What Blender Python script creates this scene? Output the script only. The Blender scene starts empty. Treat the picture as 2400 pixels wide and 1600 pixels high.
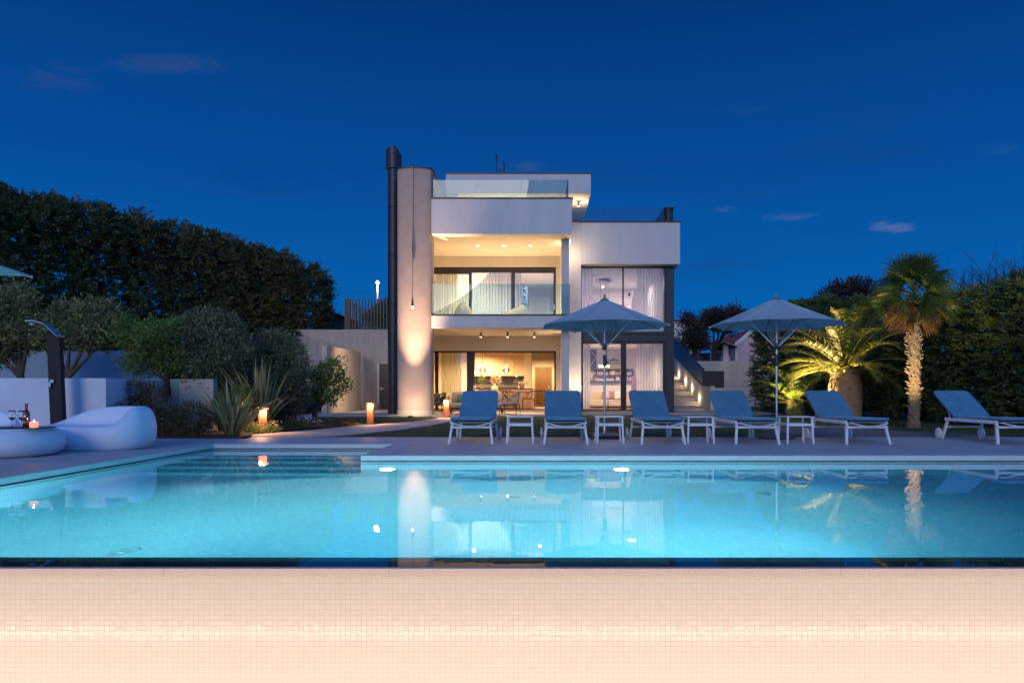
import bpy, math, random
import numpy as np
from mathutils import Vector, Matrix
R = math.radians
rnd = random.Random(7)
rng = np.random.default_rng(11)
scene = bpy.context.scene
COL = scene.collection

# survey helpers: the photograph's focal length is 1600 px of 2400, eye height 0.85 m above the deck.
F, H, CX, CY = 1600.0, 0.85, 1265.0, 918.0
def X(px, D): return (px - CX) * D / F
def Z(py, D): return H - (py - CY) * D / F

# ------------------------------------------------------------------ mesh builder
class MB:
    def __init__(s):
        s.v = []; s.f = []; s.sm = []; s.mi = []; s.cur = 0
    def add(s, vs, fs, smooth=False):
        o = len(s.v)
        s.v += [tuple(p) for p in vs]
        for f in fs:
            s.f.append(tuple(i + o for i in f)); s.sm.append(smooth); s.mi.append(s.cur)
        return s
    def box(s, x0, x1, y0, y1, z0, z1):
        return s.add([(x0,y0,z0),(x1,y0,z0),(x1,y1,z0),(x0,y1,z0),(x0,y0,z1),(x1,y0,z1),(x1,y1,z1),(x0,y1,z1)],
                     [(0,3,2,1),(4,5,6,7),(0,1,5,4),(1,2,6,5),(2,3,7,6),(3,0,4,7)])
    def poly(s, pts):
        return s.add(pts, [tuple(range(len(pts)))])
    def prism(s, pts, z0, z1):            # polygon in xy (ccw) pulled up
        n = len(pts)
        vs = [(p[0],p[1],z0) for p in pts] + [(p[0],p[1],z1) for p in pts]
        fs = [tuple(range(n-1,-1,-1)), tuple(range(n,2*n))] + [(i,(i+1)%n,n+(i+1)%n,n+i) for i in range(n)]
        return s.add(vs, fs)
    def prism_y(s, pts, y0, y1):          # polygon in xz pulled along y
        n = len(pts)
        vs = [(p[0],y0,p[1]) for p in pts] + [(p[0],y1,p[1]) for p in pts]
        fs = [tuple(range(n)), tuple(range(2*n-1,n-1,-1))] + [(i,n+i,n+(i+1)%n,(i+1)%n) for i in range(n)]
        return s.add(vs, fs)
    def prism_x(s, pts, x0, x1):          # polygon in yz pulled along x
        n = len(pts)
        vs = [(x0,p[0],p[1]) for p in pts] + [(x1,p[0],p[1]) for p in pts]
        fs = [tuple(range(n-1,-1,-1)), tuple(range(n,2*n))] + [(i,(i+1)%n,n+(i+1)%n,n+i) for i in range(n)]
        return s.add(vs, fs)
    def bar(s, p0, p1, w, d, up=(0,0,1)):
        p0, p1 = Vector(p0), Vector(p1); a = (p1-p0).normalized(); u = Vector(up)
        if abs(a.dot(u)) > .95: u = Vector((0,1,0))
        sx = a.cross(u).normalized(); sy = sx.cross(a).normalized()
        vs = []
        for p in (p0, p1):
            for (i, j) in ((-1,-1),(1,-1),(1,1),(-1,1)):
                vs.append(p + sx*(i*w/2) + sy*(j*d/2))
        return s.add(vs, [(0,3,2,1),(4,5,6,7),(0,1,5,4),(1,2,6,5),(2,3,7,6),(3,0,4,7)])
    def tube(s, pts, rs, n=8, caps=True, smooth=True):
        pts = [Vector(p) for p in pts]; m = len(pts)
        if not hasattr(rs, '__len__'): rs = [rs]*m
        t0 = (pts[1]-pts[0]).normalized()
        u = t0.cross(Vector((0,0,1)))
        if u.length < .05: u = t0.cross(Vector((0,1,0)))
        u.normalize(); vs = []
        for i, p in enumerate(pts):
            t = (pts[min(i+1,m-1)] - pts[max(i-1,0)]).normalized()
            u = (u - t*u.dot(t)).normalized(); w = t.cross(u)
            for k in range(n):
                a = 2*math.pi*k/n
                vs.append(p + (u*math.cos(a) + w*math.sin(a))*rs[i])
        fs = [(i*n+k, i*n+(k+1)%n, (i+1)*n+(k+1)%n, (i+1)*n+k) for i in range(m-1) for k in range(n)]
        s.add(vs, fs, smooth)
        if caps:
            s.add(vs[:n], [tuple(range(n-1,-1,-1))]); s.add(vs[-n:], [tuple(range(n))])
        return s
    def cyl(s, p0, p1, r0, r1=None, n=16, caps=True):
        return s.tube([p0, p1], [r0, r0 if r1 is None else r1], n, caps)
    def lathe(s, prof, cx=0, cy=0, cz=0, n=32, smooth=True, cap=True):
        vs = []; m = len(prof)
        for (r, z) in prof:
            for k in range(n):
                a = 2*math.pi*k/n
                vs.append((cx+r*math.cos(a), cy+r*math.sin(a), cz+z))
        fs = [(i*n+k, i*n+(k+1)%n, (i+1)*n+(k+1)%n, (i+1)*n+k) for i in range(m-1) for k in range(n)]
        s.add(vs, fs, smooth)
        if cap:
            s.add(vs[:n], [tuple(range(n-1,-1,-1))]); s.add(vs[-n:], [tuple(range(n))])
        return s
    def grid(s, fn, nu, nv, smooth=True, wrap=False):
        vs = [fn(i/nu, j/nv) for j in range(nv+1) for i in range(nu+(0 if wrap else 1))]
        w = nu if wrap else nu+1
        fs = []
        for j in range(nv):
            for i in range(nu):
                i2 = (i+1) % w if wrap else i+1
                fs.append((j*w+i, j*w+i2, (j+1)*w+i2, (j+1)*w+i))
        return s.add(vs, fs, smooth)
    def slab(s, w, l, t, r, mtx, seg=5):  # rounded rectangle slab, local xy plane, thickness t
        pts = []
        for (cx, cy, a0) in ((w/2-r,l/2-r,0),(-w/2+r,l/2-r,90),(-w/2+r,-l/2+r,180),(w/2-r,-l/2+r,270)):
            for k in range(seg+1):
                a = R(a0+90*k/seg); pts.append((cx+r*math.cos(a), cy+r*math.sin(a)))
        n = len(pts); rings = []
        for (z, k) in ((-t/2,.0),(-t/2+t*.18,1),(t/2-t*.18,1),(t/2,.0)):
            o = (1-k)*t*.25
            rings.append([mtx @ Vector((x*(1-2*o/w), y*(1-2*o/l), z)) for x, y in pts])
        vs = [p for rg in rings for p in rg]
        fs = [(i*n+k, i*n+(k+1)%n, (i+1)*n+(k+1)%n, (i+1)*n+k) for i in range(3) for k in range(n)]
        fs += [tuple(range(n-1,-1,-1)), tuple(range(3*n,4*n))]
        return s.add(vs, fs)
    def build(s, name, mats, parent=None, bevel=0, subsurf=0, solid=0, seg=2):
        me = bpy.data.meshes.new(name)
        o = root_loc(parent)
        me.from_pydata([(x-o[0], y-o[1], z-o[2]) for x, y, z in s.v], [], s.f)
        me.polygons.foreach_set('use_smooth', s.sm)
        me.polygons.foreach_set('material_index', s.mi)
        if not isinstance(mats, (list, tuple)): mats = [mats]
        for m in mats: me.materials.append(m)
        me.update()
        return finish(name, me, parent, bevel, subsurf, solid, seg)

def finish(name, me, parent, bevel=0, subsurf=0, solid=0, seg=2):
    ob = bpy.data.objects.new(name, me); COL.objects.link(ob)
    if parent is not None: ob.parent = parent
    if solid:
        m = ob.modifiers.new('Solidify', 'SOLIDIFY'); m.thickness = solid; m.offset = 0
    if bevel:
        m = ob.modifiers.new('Bevel', 'BEVEL'); m.width = bevel; m.segments = seg; m.limit_method = 'ANGLE'; m.angle_limit = R(40)
    if subsurf:
        m = ob.modifiers.new('Subsurf', 'SUBSURF'); m.levels = subsurf; m.render_levels = subsurf
    return ob

def root_loc(p):
    if p is None: return (0,0,0)
    while p.parent is not None: p = p.parent
    return tuple(p.location)

def thing(name, label, cat, loc=(0,0,0), rz=0, group=None):
    o = bpy.data.objects.new(name, None); COL.objects.link(o)
    o.empty_display_size = .1
    o.location = loc; o.rotation_euler = (0,0,rz)
    o['label'] = label; o['category'] = cat
    if group: o['group'] = group
    return o
def tag(o, label=None, cat=None, group=None, kind=None):
    if label: o['label'] = label
    if cat: o['category'] = cat
    if group: o['group'] = group
    if kind: o['kind'] = kind
    return o
def struct(mb, name, m, **k):
    return tag(mb.build(name, m, **k), kind='structure')
def kids(o): return [c for c in ALLOBJ() if c.parent is o]
def ALLOBJ(): return list(COL.objects)
def dup(root, loc, rz=None, label=None, scale=None):
    tree = list(COL.objects)
    def cp(o, par):
        c = o.copy(); COL.objects.link(c)
        if par is not None: c.parent = par
        for ch in tree:
            if ch.parent is o: cp(ch, c)
        return c
    r = cp(root, None)
    r.location = loc
    if rz is not None: r.rotation_euler = (0,0,rz)
    if label: r['label'] = label
    if scale: r.scale = scale
    return r

# ------------------------------------------------------------------ leaves (numpy)
def nz(a): return a / np.maximum(np.linalg.norm(a, axis=-1, keepdims=True), 1e-9)
def leaf_arrays(P, D, N, L, W, mid=.45, fold=.0):
    D = nz(D); S = nz(np.cross(D, N)); Nn = np.cross(S, D)
    L = np.asarray(L)[:,None]; W = np.asarray(W)[:,None]
    v = np.stack([P, P + D*L*mid + S*W/2 + Nn*W*fold, P + D*L, P + D*L*mid - S*W/2 + Nn*W*fold], 1)
    return v.reshape(-1,3)
def leaf_obj(name, V, mat, parent, extra=None):
    V = np.concatenate(V) if isinstance(V, list) else V
    V = V - np.array(root_loc(parent))
    n = len(V)//4
    me = bpy.data.meshes.new(name)
    me.vertices.add(len(V)); me.vertices.foreach_set('co', V.astype(np.float32).ravel())
    me.loops.add(4*n); me.loops.foreach_set('vertex_index', np.arange(4*n, dtype=np.int32))
    me.polygons.add(n); me.polygons.foreach_set('loop_start', np.arange(0, 4*n, 4, dtype=np.int32))
    me.polygons.foreach_set('loop_total', np.full(n, 4, dtype=np.int32))
    me.materials.append(mat); me.update(calc_edges=True); me.validate()
    return finish(name, me, parent)
def rand_dirs(n):
    return nz(rng.normal(size=(n,3)))

# ------------------------------------------------------------------ materials
def nodes(name):
    m = bpy.data.materials.new(name); m.use_nodes = True
    nt = m.node_tree; nt.nodes.clear()
    out = nt.nodes.new('ShaderNodeOutputMaterial')
    return m, nt, out
class G:
    """tiny node-graph helper"""
    def __init__(s, nt): s.nt = nt
    def n(s, t, ins=None, **kw):
        nd = s.nt.nodes.new(t)
        for k, v in kw.items(): setattr(nd, k, v)
        for k, v in (ins or {}).items(): s.set(nd.inputs[k], v)
        return nd
    def set(s, sock, v):
        if isinstance(v, bpy.types.NodeSocket): s.nt.links.new(v, sock)
        elif isinstance(v, bpy.types.Node): s.nt.links.new(v.outputs[0], sock)
        else: sock.default_value = v
    def math(s, op, a, b=0.0, c=None, clamp=False):
        nd = s.nt.nodes.new('ShaderNodeMath'); nd.operation = op; nd.use_clamp = clamp
        s.set(nd.inputs[0], a); s.set(nd.inputs[1], b)
        if c is not None: s.set(nd.inputs[2], c)
        return nd.outputs[0]
    def vmath(s, op, a, b=None):
        nd = s.nt.nodes.new('ShaderNodeVectorMath'); nd.operation = op
        s.set(nd.inputs[0], a)
        if b is not None: s.set(nd.inputs[1], b)
        return nd
    def ramp(s, fac, stops, interp='LINEAR'):
        nd = s.nt.nodes.new('ShaderNodeValToRGB'); s.set(nd.inputs[0], fac)
        cr = nd.color_ramp; cr.interpolation = interp
        while len(cr.elements) < len(stops): cr.elements.new(.5)
        for e, (p, c) in zip(cr.elements, stops):
            e.position = p; e.color = (*c, 1) if len(c) == 3 else c
        return nd.outputs[0]
    def mix(s, f, a, b, mode='MIX'):
        nd = s.nt.nodes.new('ShaderNodeMix'); nd.data_type = 'RGBA'; nd.blend_type = mode
        s.set(nd.inputs[0], f); s.set(nd.inputs[6], a); s.set(nd.inputs[7], b)
        return nd.outputs[2]
def c4(c): return (c[0], c[1], c[2], 1)

def pm(name, col, rough=.6, metal=0., var=.12, vs=3., bump=0., bs=60., spec=.5, em=None, es=0., sheen=0., coat=0., sub=0., aniso=None, detail=4.):
    m, nt, out = nodes(name); g = G(nt)
    b = g.n('ShaderNodeBsdfPrincipled', {'Roughness': rough, 'Metallic': metal, 'Specular IOR Level': spec})
    tc = g.n('ShaderNodeTexCoord').outputs['Object']
    if aniso: tc = g.n('ShaderNodeMapping', {'Vector': tc, 'Scale': aniso}).outputs[0]
    if var:
        nz_ = g.n('ShaderNodeTexNoise', {'Vector': tc, 'Scale': vs, 'Detail': detail, 'Roughness': .6})
        lo = tuple(x*(1-var) for x in col); hi = tuple(min(1, x*(1+var)) for x in col)
        g.set(b.inputs['Base Color'], g.ramp(nz_.outputs[0], [(.3, lo), (.7, hi)]))
        g.set(b.inputs['Roughness'], g.math('MULTIPLY_ADD', nz_.outputs[0], .16, rough-.08, clamp=True))
    else: b.inputs['Base Color'].default_value = c4(col)
    if bump:
        n2 = g.n('ShaderNodeTexNoise', {'Vector': tc, 'Scale': bs, 'Detail': 3.})
        bp = g.n('ShaderNodeBump', {'Height': n2.outputs[0], 'Strength': min(1, bump), 'Distance': .01*max(1, bump)})
        g.set(b.inputs['Normal'], bp)
    if em: b.inputs['Emission Color'].default_value = c4(em); b.inputs['Emission Strength'].default_value = es
    if sheen: b.inputs['Sheen Weight'].default_value = sheen
    if coat: b.inputs['Coat Weight'].default_value = coat
    g.set(out.inputs[0], b)
    return m

def emis(name, col, s):
    m, nt, out = nodes(name); g = G(nt)
    g.set(out.inputs[0], g.n('ShaderNodeEmission', {'Color': c4(col), 'Strength': s}))
    return m

def leafmat(name, dark, light, rough=.5, trans=.25, tip=None):
    m, nt, out = nodes(name); g = G(nt)
    geo = g.n('ShaderNodeNewGeometry')
    tc = g.n('ShaderNodeTexCoord').outputs['Object']
    no = g.n('ShaderNodeTexNoise', {'Vector': tc, 'Scale': 1.7, 'Detail': 3.})
    f = g.math('ADD', g.math('MULTIPLY', geo.outputs['Random Per Island'], .6), g.math('MULTIPLY_ADD', no.outputs[0], 1.4, -.5), clamp=True)
    st = [(.0, dark), (1., light)]
    if tip: st = [(.0, dark), (.85, light), (1., tip)]
    c = g.ramp(f, st)
    b = g.n('ShaderNodeBsdfPrincipled', {'Base Color': c, 'Roughness': rough, 'Specular IOR Level': .35})
    t = g.n('ShaderNodeBsdfTranslucent', {'Color': c})
    g.set(out.inputs[0], g.n('ShaderNodeMixShader', {0: trans, 1: b.outputs[0], 2: t.outputs[0]}))
    return m

def glassmat(name, tint=(1,1,1), refl=1., base=.0, rough=0.):
    m, nt, out = nodes(name); g = G(nt)
    tr = g.n('ShaderNodeBsdfTransparent', {'Color': c4(tint)})
    gl = g.n('ShaderNodeBsdfGlossy', {'Roughness': rough, 'Color': c4((refl,)*3)})
    fr = g.n('ShaderNodeFresnel', {'IOR': 1.5})
    f = g.math('MULTIPLY_ADD', fr.outputs[0], 1.6, base, clamp=True)
    g.set(out.inputs[0], g.n('ShaderNodeMixShader', {0: f, 1: tr.outputs[0], 2: gl.outputs[0]}))
    return m

def clothmat(name, col, trans=.5, transp=.0, rough=.9, weave=400.):
    m, nt, out = nodes(name); g = G(nt)
    tc = g.n('ShaderNodeTexCoord').outputs['Object']
    no = g.n('ShaderNodeTexNoise', {'Vector': tc, 'Scale': weave, 'Detail': 2.})
    c = g.ramp(no.outputs[0], [(.3, tuple(x*.85 for x in col)), (.7, tuple(min(1, x*1.1) for x in col))])
    d = g.n('ShaderNodeBsdfDiffuse', {'Color': c})
    t = g.n('ShaderNodeBsdfTranslucent', {'Color': c})
    mx = g.n('ShaderNodeMixShader', {0: trans, 1: d.outputs[0], 2: t.outputs[0]})
    if transp:
        tp = g.n('ShaderNodeBsdfTransparent')
        mx = g.n('ShaderNodeMixShader', {0: transp, 1: mx.outputs[0], 2: tp.outputs[0]})
    g.set(out.inputs[0], mx)
    return m

def mosaic(name, col, grout, pitch, gw=.07, axes='xy', rough=.25, tilt=1., var=.12, bump=.6, spec=.5, speck=None):
    """square tiles: pitch in metres, grout line gw of a tile, each tile tilted a little"""
    m, nt, out = nodes(name); g = G(nt)
    tc = g.n('ShaderNodeTexCoord').outputs['Object']
    sp = g.n('ShaderNodeSeparateXYZ', {0: tc})
    a = sp.outputs[axes[0].upper()]; b_ = sp.outputs[axes[1].upper()]
    u = g.math('DIVIDE', a, pitch); v = g.math('DIVIDE', b_, pitch)
    fu = g.math('FRACT', u); fv = g.math('FRACT', v)
    iu = g.math('FLOOR', u); iv = g.math('FLOOR', v)
    def edge(f):
        d = g.math('ABSOLUTE', g.math('SUBTRACT', f, .5))
        nd = g.n('ShaderNodeMapRange', {'Value': d, 'From Min': .5-gw, 'From Max': .5-gw*.45, 'To Min': 1., 'To Max': 0.}, interpolation_type='SMOOTHSTEP')
        return nd.outputs[0]
    tile = g.math('MULTIPLY', edge(fu), edge(fv))
    cell = g.n('ShaderNodeCombineXYZ', {0: iu, 1: iv})
    wn = g.n('ShaderNodeTexWhiteNoise', {'Vector': cell.outputs[0]})
    sc = g.n('ShaderNodeSeparateColor', {0: wn.outputs['Color']})
    big = g.n('ShaderNodeTexNoise', {'Vector': tc, 'Scale': 1.3, 'Detail': 4.})
    k = g.math('ADD', g.math('MULTIPLY_ADD', wn.outputs['Value'], var*2, 1-var), g.math('MULTIPLY_ADD', big.outputs[0], var, -var/2))
    tcol = g.mix(1., c4(col), g.n('ShaderNodeCombineColor', {0: k, 1: k, 2: k}).outputs[0], 'MULTIPLY')
    colr = g.mix(tile, c4(grout), tcol)
    hh = g.math('ADD', g.math('MULTIPLY', g.math('SUBTRACT', fu, .5), g.math('SUBTRACT', sc.outputs[0], .5)),
                g.math('MULTIPLY', g.math('SUBTRACT', fv, .5), g.math('SUBTRACT', sc.outputs[1], .5)))
    wav = g.n('ShaderNodeTexNoise', {'Vector': tc, 'Scale': 1.6/pitch, 'Detail': 1.})
    hh = g.math('ADD', g.math('MULTIPLY', hh, .35*tilt), g.math('MULTIPLY', wav.outputs[0], .22*tilt))
    hh = g.math('ADD', hh, tile)
    bp = g.n('ShaderNodeBump', {'Height': hh, 'Strength': bump, 'Distance': pitch*.06})
    b = g.n('ShaderNodeBsdfPrincipled', {'Base Color': colr, 'Roughness': rough, 'Specular IOR Level': spec, 'Normal': bp.outputs[0]})
    g.set(b.inputs['Roughness'], g.math('MULTIPLY_ADD', tile, rough-.7, .7))
    g.set(out.inputs[0], b)
    return m

def light(name, kind, loc, energy, col, parent=None, target=None, size=.1, size_y=None, spot=None, blend=.5, radius=.03):
    ld = bpy.data.lights.new(name, kind); ld.energy = energy; ld.color = col
    if kind == 'AREA':
        ld.size = size
        if size_y: ld.shape = 'RECTANGLE'; ld.size_y = size_y
        else: ld.shape = 'DISK'
    elif kind in ('POINT', 'SPOT'): ld.shadow_soft_size = radius
    if kind == 'SPOT': ld.spot_size = R(spot or 60); ld.spot_blend = blend
    o = bpy.data.objects.new(name, ld); COL.objects.link(o)
    rl = Vector(root_loc(parent))
    o.location = Vector(loc) - rl
    if parent is not None: o.parent = parent
    if target is not None:
        o.rotation_euler = (Vector(target)-Vector(loc)).to_track_quat('-Z', 'Y').to_euler()
    return o
# ------------------------------------------------------------------ palette
WHITE = pm('white_plaster', (.62,.60,.58), .85, var=.07, vs=1.1, bump=.35, bs=90, aniso=(1.6,1.6,.45), detail=8)
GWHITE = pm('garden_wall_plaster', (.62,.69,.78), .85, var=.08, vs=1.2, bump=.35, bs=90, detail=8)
ROUGHP = pm('rough_plaster', (.37,.305,.265), .9, var=.08, vs=2.5, bump=.9, bs=48)
CREAM = pm('cream_plaster', (.70,.62,.50), .85, var=.05, vs=1.5, bump=.2, bs=80)
CONC = pm('concrete', (.42,.39,.36), .85, var=.16, vs=1.6, bump=.5, bs=20, aniso=(2.2,2.2,.5))
DARKM = pm('anthracite_metal', (.035,.04,.05), .45, metal=.3, var=.15, bump=.05)
FRAME = pm('window_frame_metal', (.028,.026,.027), .4, metal=.3, var=.1)
ALU = pm('painted_aluminium', (.74,.76,.78), .35, var=.04, vs=12)
STEEL = pm('brushed_steel', (.55,.56,.58), .3, metal=.9, var=.08)
FABRIC = pm('lounger_fabric', (.06,.215,.33), .9, var=.16, vs=5, bump=.8, bs=22, sheen=.2)
PIPING = pm('lounger_piping', (.10,.15,.22), .85, var=.1)
CANVAS = clothmat('parasol_canvas', (.44,.57,.58), trans=.22)
STONEC = pm('pool_coping_stone', (.52,.50,.47), .6, var=.10, vs=7, bump=.25, bs=120)
PLASTIC = pm('white_polyethylene', (.72,.81,.90), .5, var=.03, vs=6, bump=.08, bs=300)
WOODD = pm('dark_wood', (.10,.055,.025), .5, var=.25, vs=3, aniso=(6,6,.6), bump=.2)
COPPER = pm('copper_brown_wood', (.28,.10,.045), .55, var=.2, vs=6, aniso=(8,8,.8), bump=.3, bs=40)
BLACKM = pm('black_metal', (.02,.02,.02), .4, metal=.4, var=.1)
GLASS = glassmat('balustrade_glass', (.74,.88,.90), .4, base=.02)
PANE = glassmat('window_glass', (.93,.96,.96), 1., base=.0)
SOIL = pm('soil', (.045,.032,.022), .95, var=.4, vs=9, bump=1.2, bs=30)

# ------------------------------------------------------------------ world: dusk sky
def make_world():
    w = bpy.data.worlds.new('World'); scene.world = w; w.use_nodes = True
    nt = w.node_tree; nt.nodes.clear(); g = G(nt)
    out = nt.nodes.new('ShaderNodeOutputWorld')
    tc = g.n('ShaderNodeTexCoord').outputs['Generated']
    s = g.n('ShaderNodeSeparateXYZ', {0: tc}); x, y, z = s.outputs
    # evening blue, deepening towards the zenith
    el = g.math('MAXIMUM', z, 0.)
    base = g.ramp(el, [(0., (.001,.150,.50)), (.10, (.0005,.118,.43)), (.28, (.0,.074,.325)), (.50, (.0,.036,.185)), (.8, (.015,.10,.42))])
    # afterglow in the west, behind the photographer
    west = g.math('MULTIPLY_ADD', y, -.75, .25, clamp=True)
    low = g.ramp(el, [(0., (.19,.29,.54)), (.25, (.11,.25,.56)), (.6, (.07,.20,.58)), (.95, (.01,.08,.35))])
    glow = g.mix(1., low, g.n('ShaderNodeCombineColor', {0: west, 1: west, 2: west}).outputs[0], 'MULTIPLY')
    # thin evening clouds
    zz = g.math('ADD', el, .12)
    cv = g.n('ShaderNodeCombineXYZ', {0: g.math('DIVIDE', x, zz), 1: g.math('DIVIDE', y, zz), 2: 0.})
    mp = g.n('ShaderNodeMapping', {'Vector': cv.outputs[0], 'Scale': (.55, 1.0, 1), 'Location': (3.3, 1.4, 0)})
    no = g.n('ShaderNodeTexNoise', {'Vector': mp.outputs[0], 'Scale': 1.5, 'Detail': 7., 'Roughness': .58, 'Distortion': .4})
    cm = g.n('ShaderNodeMapRange', {'Value': no.outputs[0], 'From Min': .50, 'From Max': .78}, interpolation_type='SMOOTHSTEP')
    veil = g.mix(g.math('MULTIPLY', cm.outputs[0], .40), base, (.006,.060,.22,1))
    n2 = g.n('ShaderNodeTexNoise', {'Vector': mp.outputs[0], 'Scale': 3.2, 'Detail': 6., 'Roughness': .55})
    c2 = g.n('ShaderNodeMapRange', {'Value': n2.outputs[0], 'From Min': .68, 'From Max': .86}, interpolation_type='SMOOTHSTEP')
    pk = g.math('MULTIPLY', c2.outputs[0], .45)
    veil = g.mix(pk, veil, (.03,.10,.32,1))
    # a few small wisps catching the last pink light: direction, half widths, strength
    def wisp(acc, px, py, wx, wy, k, colr):
        d = Vector(((px-CX)/F, 1., (CY-py)/F)).normalized()
        yy = g.math('MAXIMUM', y, .05)
        ax = g.math('DIVIDE', x, yy); az = g.math('DIVIDE', z, yy)
        jit = g.n('ShaderNodeTexNoise', {'Vector': g.n('ShaderNodeMapping', {'Vector': tc, 'Scale': (1.,1.,3.2)}).outputs[0], 'Scale': 17., 'Detail': 8., 'Roughness': .66, 'Distortion': .6})
        j = g.math('MULTIPLY_ADD', jit.outputs[0], 7.0, -3.5)
        dx = g.math('DIVIDE', g.math('SUBTRACT', ax, d.x/d.y), wx/F)
        dz = g.math('DIVIDE', g.math('SUBTRACT', az, d.z/d.y), wy/F)
        r2 = g.math('ADD', g.math('ADD', g.math('POWER', g.math('ABSOLUTE', dx), 2.), g.math('POWER', g.math('ABSOLUTE', dz), 2.)), j)
        m_ = g.n('ShaderNodeMapRange', {'Value': r2, 'From Min': 1.6, 'From Max': -1.2, 'To Min': 0., 'To Max': k}, interpolation_type='SMOOTHSTEP')
        return g.mix(m_.outputs[0], acc, colr)
    for a in ((395,152,120,24,.3,(.06,.085,.26,1)), (120,188,130,36,.32,(.045,.075,.24,1)), (2090,532,48,12,.55,(.16,.20,.46,1)),
              (1840,508,60,9,.35,(.10,.17,.42,1)), (1235,386,40,12,.30,(.07,.12,.33,1)), (640,400,230,60,.30,(.002,.045,.20,1)),
              (1700,490,30,8,.3,(.12,.18,.42,1)), (2360,350,70,16,.3,(.02,.10,.30,1))):
        veil = wisp(veil, *a)
    sky = g.n('ShaderNodeTexSky', sky_type='NISHITA')
    sky.sun_disc = False; sky.sun_elevation = R(-2.5); sky.sun_rotation = R(180); sky.dust_density = 1.5
    tot = g.mix(1., veil, glow, 'ADD')
    b1 = g.n('ShaderNodeBackground', {'Color': tot, 'Strength': 1.})
    b2 = g.n('ShaderNodeBackground', {'Color': sky.outputs[0], 'Strength': .015})
    a = g.n('ShaderNodeAddShader', {0: b1.outputs[0], 1: b2.outputs[0]})
    g.set(out.inputs[0], a)
make_world()
# the last light of the sun that has just gone, low in the west behind the viewer
sl = bpy.data.lights.new('sun', 'SUN'); sl.energy = .75; sl.angle = R(25); sl.color = (1., .84, .66)
so = bpy.data.objects.new('sun', sl); COL.objects.link(so); so.rotation_euler = (R(72), 0, R(-14))

# ------------------------------------------------------------------ camera
cd = bpy.data.cameras.new('camera'); cam = bpy.data.objects.new('camera', cd); COL.objects.link(cam)
cam.location = (0, 0, H); cam.rotation_euler = (R(90), 0, 0)
cd.sensor_width = 36; cd.lens = 36*F/2400; cd.clip_start = .05; cd.clip_end = 2000
cd.shift_x = -(CX-1200)/2400; cd.shift_y = (CY-800)/2400
scene.camera = cam

# ------------------------------------------------------------------ ground
PX0, PX1 = -5.30, 9.0             # pool basin
PY0, PY1, PY2 = 3.90, 9.07, 11.06
AX1 = -2.375                      # right side of the stepped bay
ZW, ZF = -.088, -1.49

LAWN = pm('lawn', (.030,.055,.016), .95, var=.35, vs=4, bump=1.2, bs=50)
m = MB()
m.box(-200, 200, 11.9, 400, -1.6, -.03)
m.box(-200, PX0-.8, 3.6, 11.9, -1.6, -.03)
m.box(PX1+.8, 200, 3.6, 11.9, -1.6, -.03)
struct(m, 'ground', LAWN)
m = MB(); m.box(-200, 200, -30, 2.35, -2.2, -1.9)
struct(m, 'lower_ground', pm('lower_ground_gravel', (.12,.11,.09), .95, var=.3, vs=6, bump=1, bs=20))
# raised garden behind the low walls on the left
m = MB()
m.prism([(-40,12.85),(-9.0,12.85),(-8.2,13.6),(-7.9,17.5),(-9.5,26),(-9.6,40),(-60,60)], -1.0, .92)
struct(m, 'raised_garden_ground', pm('raised_garden_soil', (.025,.03,.015), .95, var=.4, vs=5, bump=1.5, bs=25))

def deckmat():
    m, nt, out = nodes('deck_porcelain'); g = G(nt)
    tc = g.n('ShaderNodeTexCoord').outputs['Object']
    br = g.n('ShaderNodeTexBrick', {'Vector': tc, 'Color1': (.50,.47,.46,1), 'Color2': (.465,.44,.44,1), 'Mortar': (.22,.20,.20,1),
             'Scale': 1., 'Mortar Size': .0035, 'Brick Width': 1.2, 'Row Height': .6, 'Mortar Smooth': .3}, offset=.5)
    no = g.n('ShaderNodeTexNoise', {'Vector': tc, 'Scale': 2.2, 'Detail': 6., 'Roughness': .65})
    k = g.ramp(no.outputs[0], [(.3, (.84,.84,.84)), (.7, (1.1,1.1,1.1))])
    col = g.mix(1., br.outputs[0], k, 'MULTIPLY')
    n3 = g.n('ShaderNodeTexNoise', {'Vector': tc, 'Scale': 260., 'Detail': 2.})
    h = g.math('ADD', g.math('MULTIPLY', n3.outputs[0], .25), g.math('MULTIPLY', br.outputs[1], -1.))
    bp = g.n('ShaderNodeBump', {'Height': h, 'Strength': .35, 'Distance': .002})
    b = g.n('ShaderNodeBsdfPrincipled', {'Base Color': col, 'Roughness': g.math('MULTIPLY_ADD', no.outputs[0], .25, .40), 'Specular IOR Level': .4, 'Normal': bp.outputs[0]})
    g.set(out.inputs[0], b); return m
DECK = deckmat()
CW = .34                           # coping width
m = MB()
m.box(-30, PX0-CW, 3.6, 12.42, -.2, 0)
m.box(PX0-CW, 30, PY2+CW, 12.42, -.2, 0)
m.box(-5.35, 30, 12.42, 12.83, -.2, 0)
m.box(AX1+CW, 30, PY1+CW, PY2+CW, -.2, 0)
m.box(PX1+CW, 30, 3.6, PY1+CW, -.2, 0)
struct(m, 'pool_deck', DECK)
PATHM = pm('pale_path_stone', (.46,.41,.35), .75, var=.10, vs=4, bump=.4, bs=80)
m = MB()
lower = [(-4.47,12.83),(-3.75,13.9),(-3.2,15.6),(-2.85,17.5),(-2.62,20),(-2.58,22.4),(-2.4,24.2)]
upper = [(-3.86,24.2),(-3.3,22.6),(-3.7,20),(-4.65,17.4),(-5.2,15.4),(-5.78,13.9),(-7.2,12.83)]
m.prism(lower+upper, -.06, -.012)
struct(m, 'garden_path', PATHM)
m = MB(); m.box(-8.6, 1.0, 24.2, 28.3, -.3, .03); m.box(1.0, 9.2, 26.0, 33, -.3, .034); m.box(-9.5,-5.2,28.3,33,-.3,.028)
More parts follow.
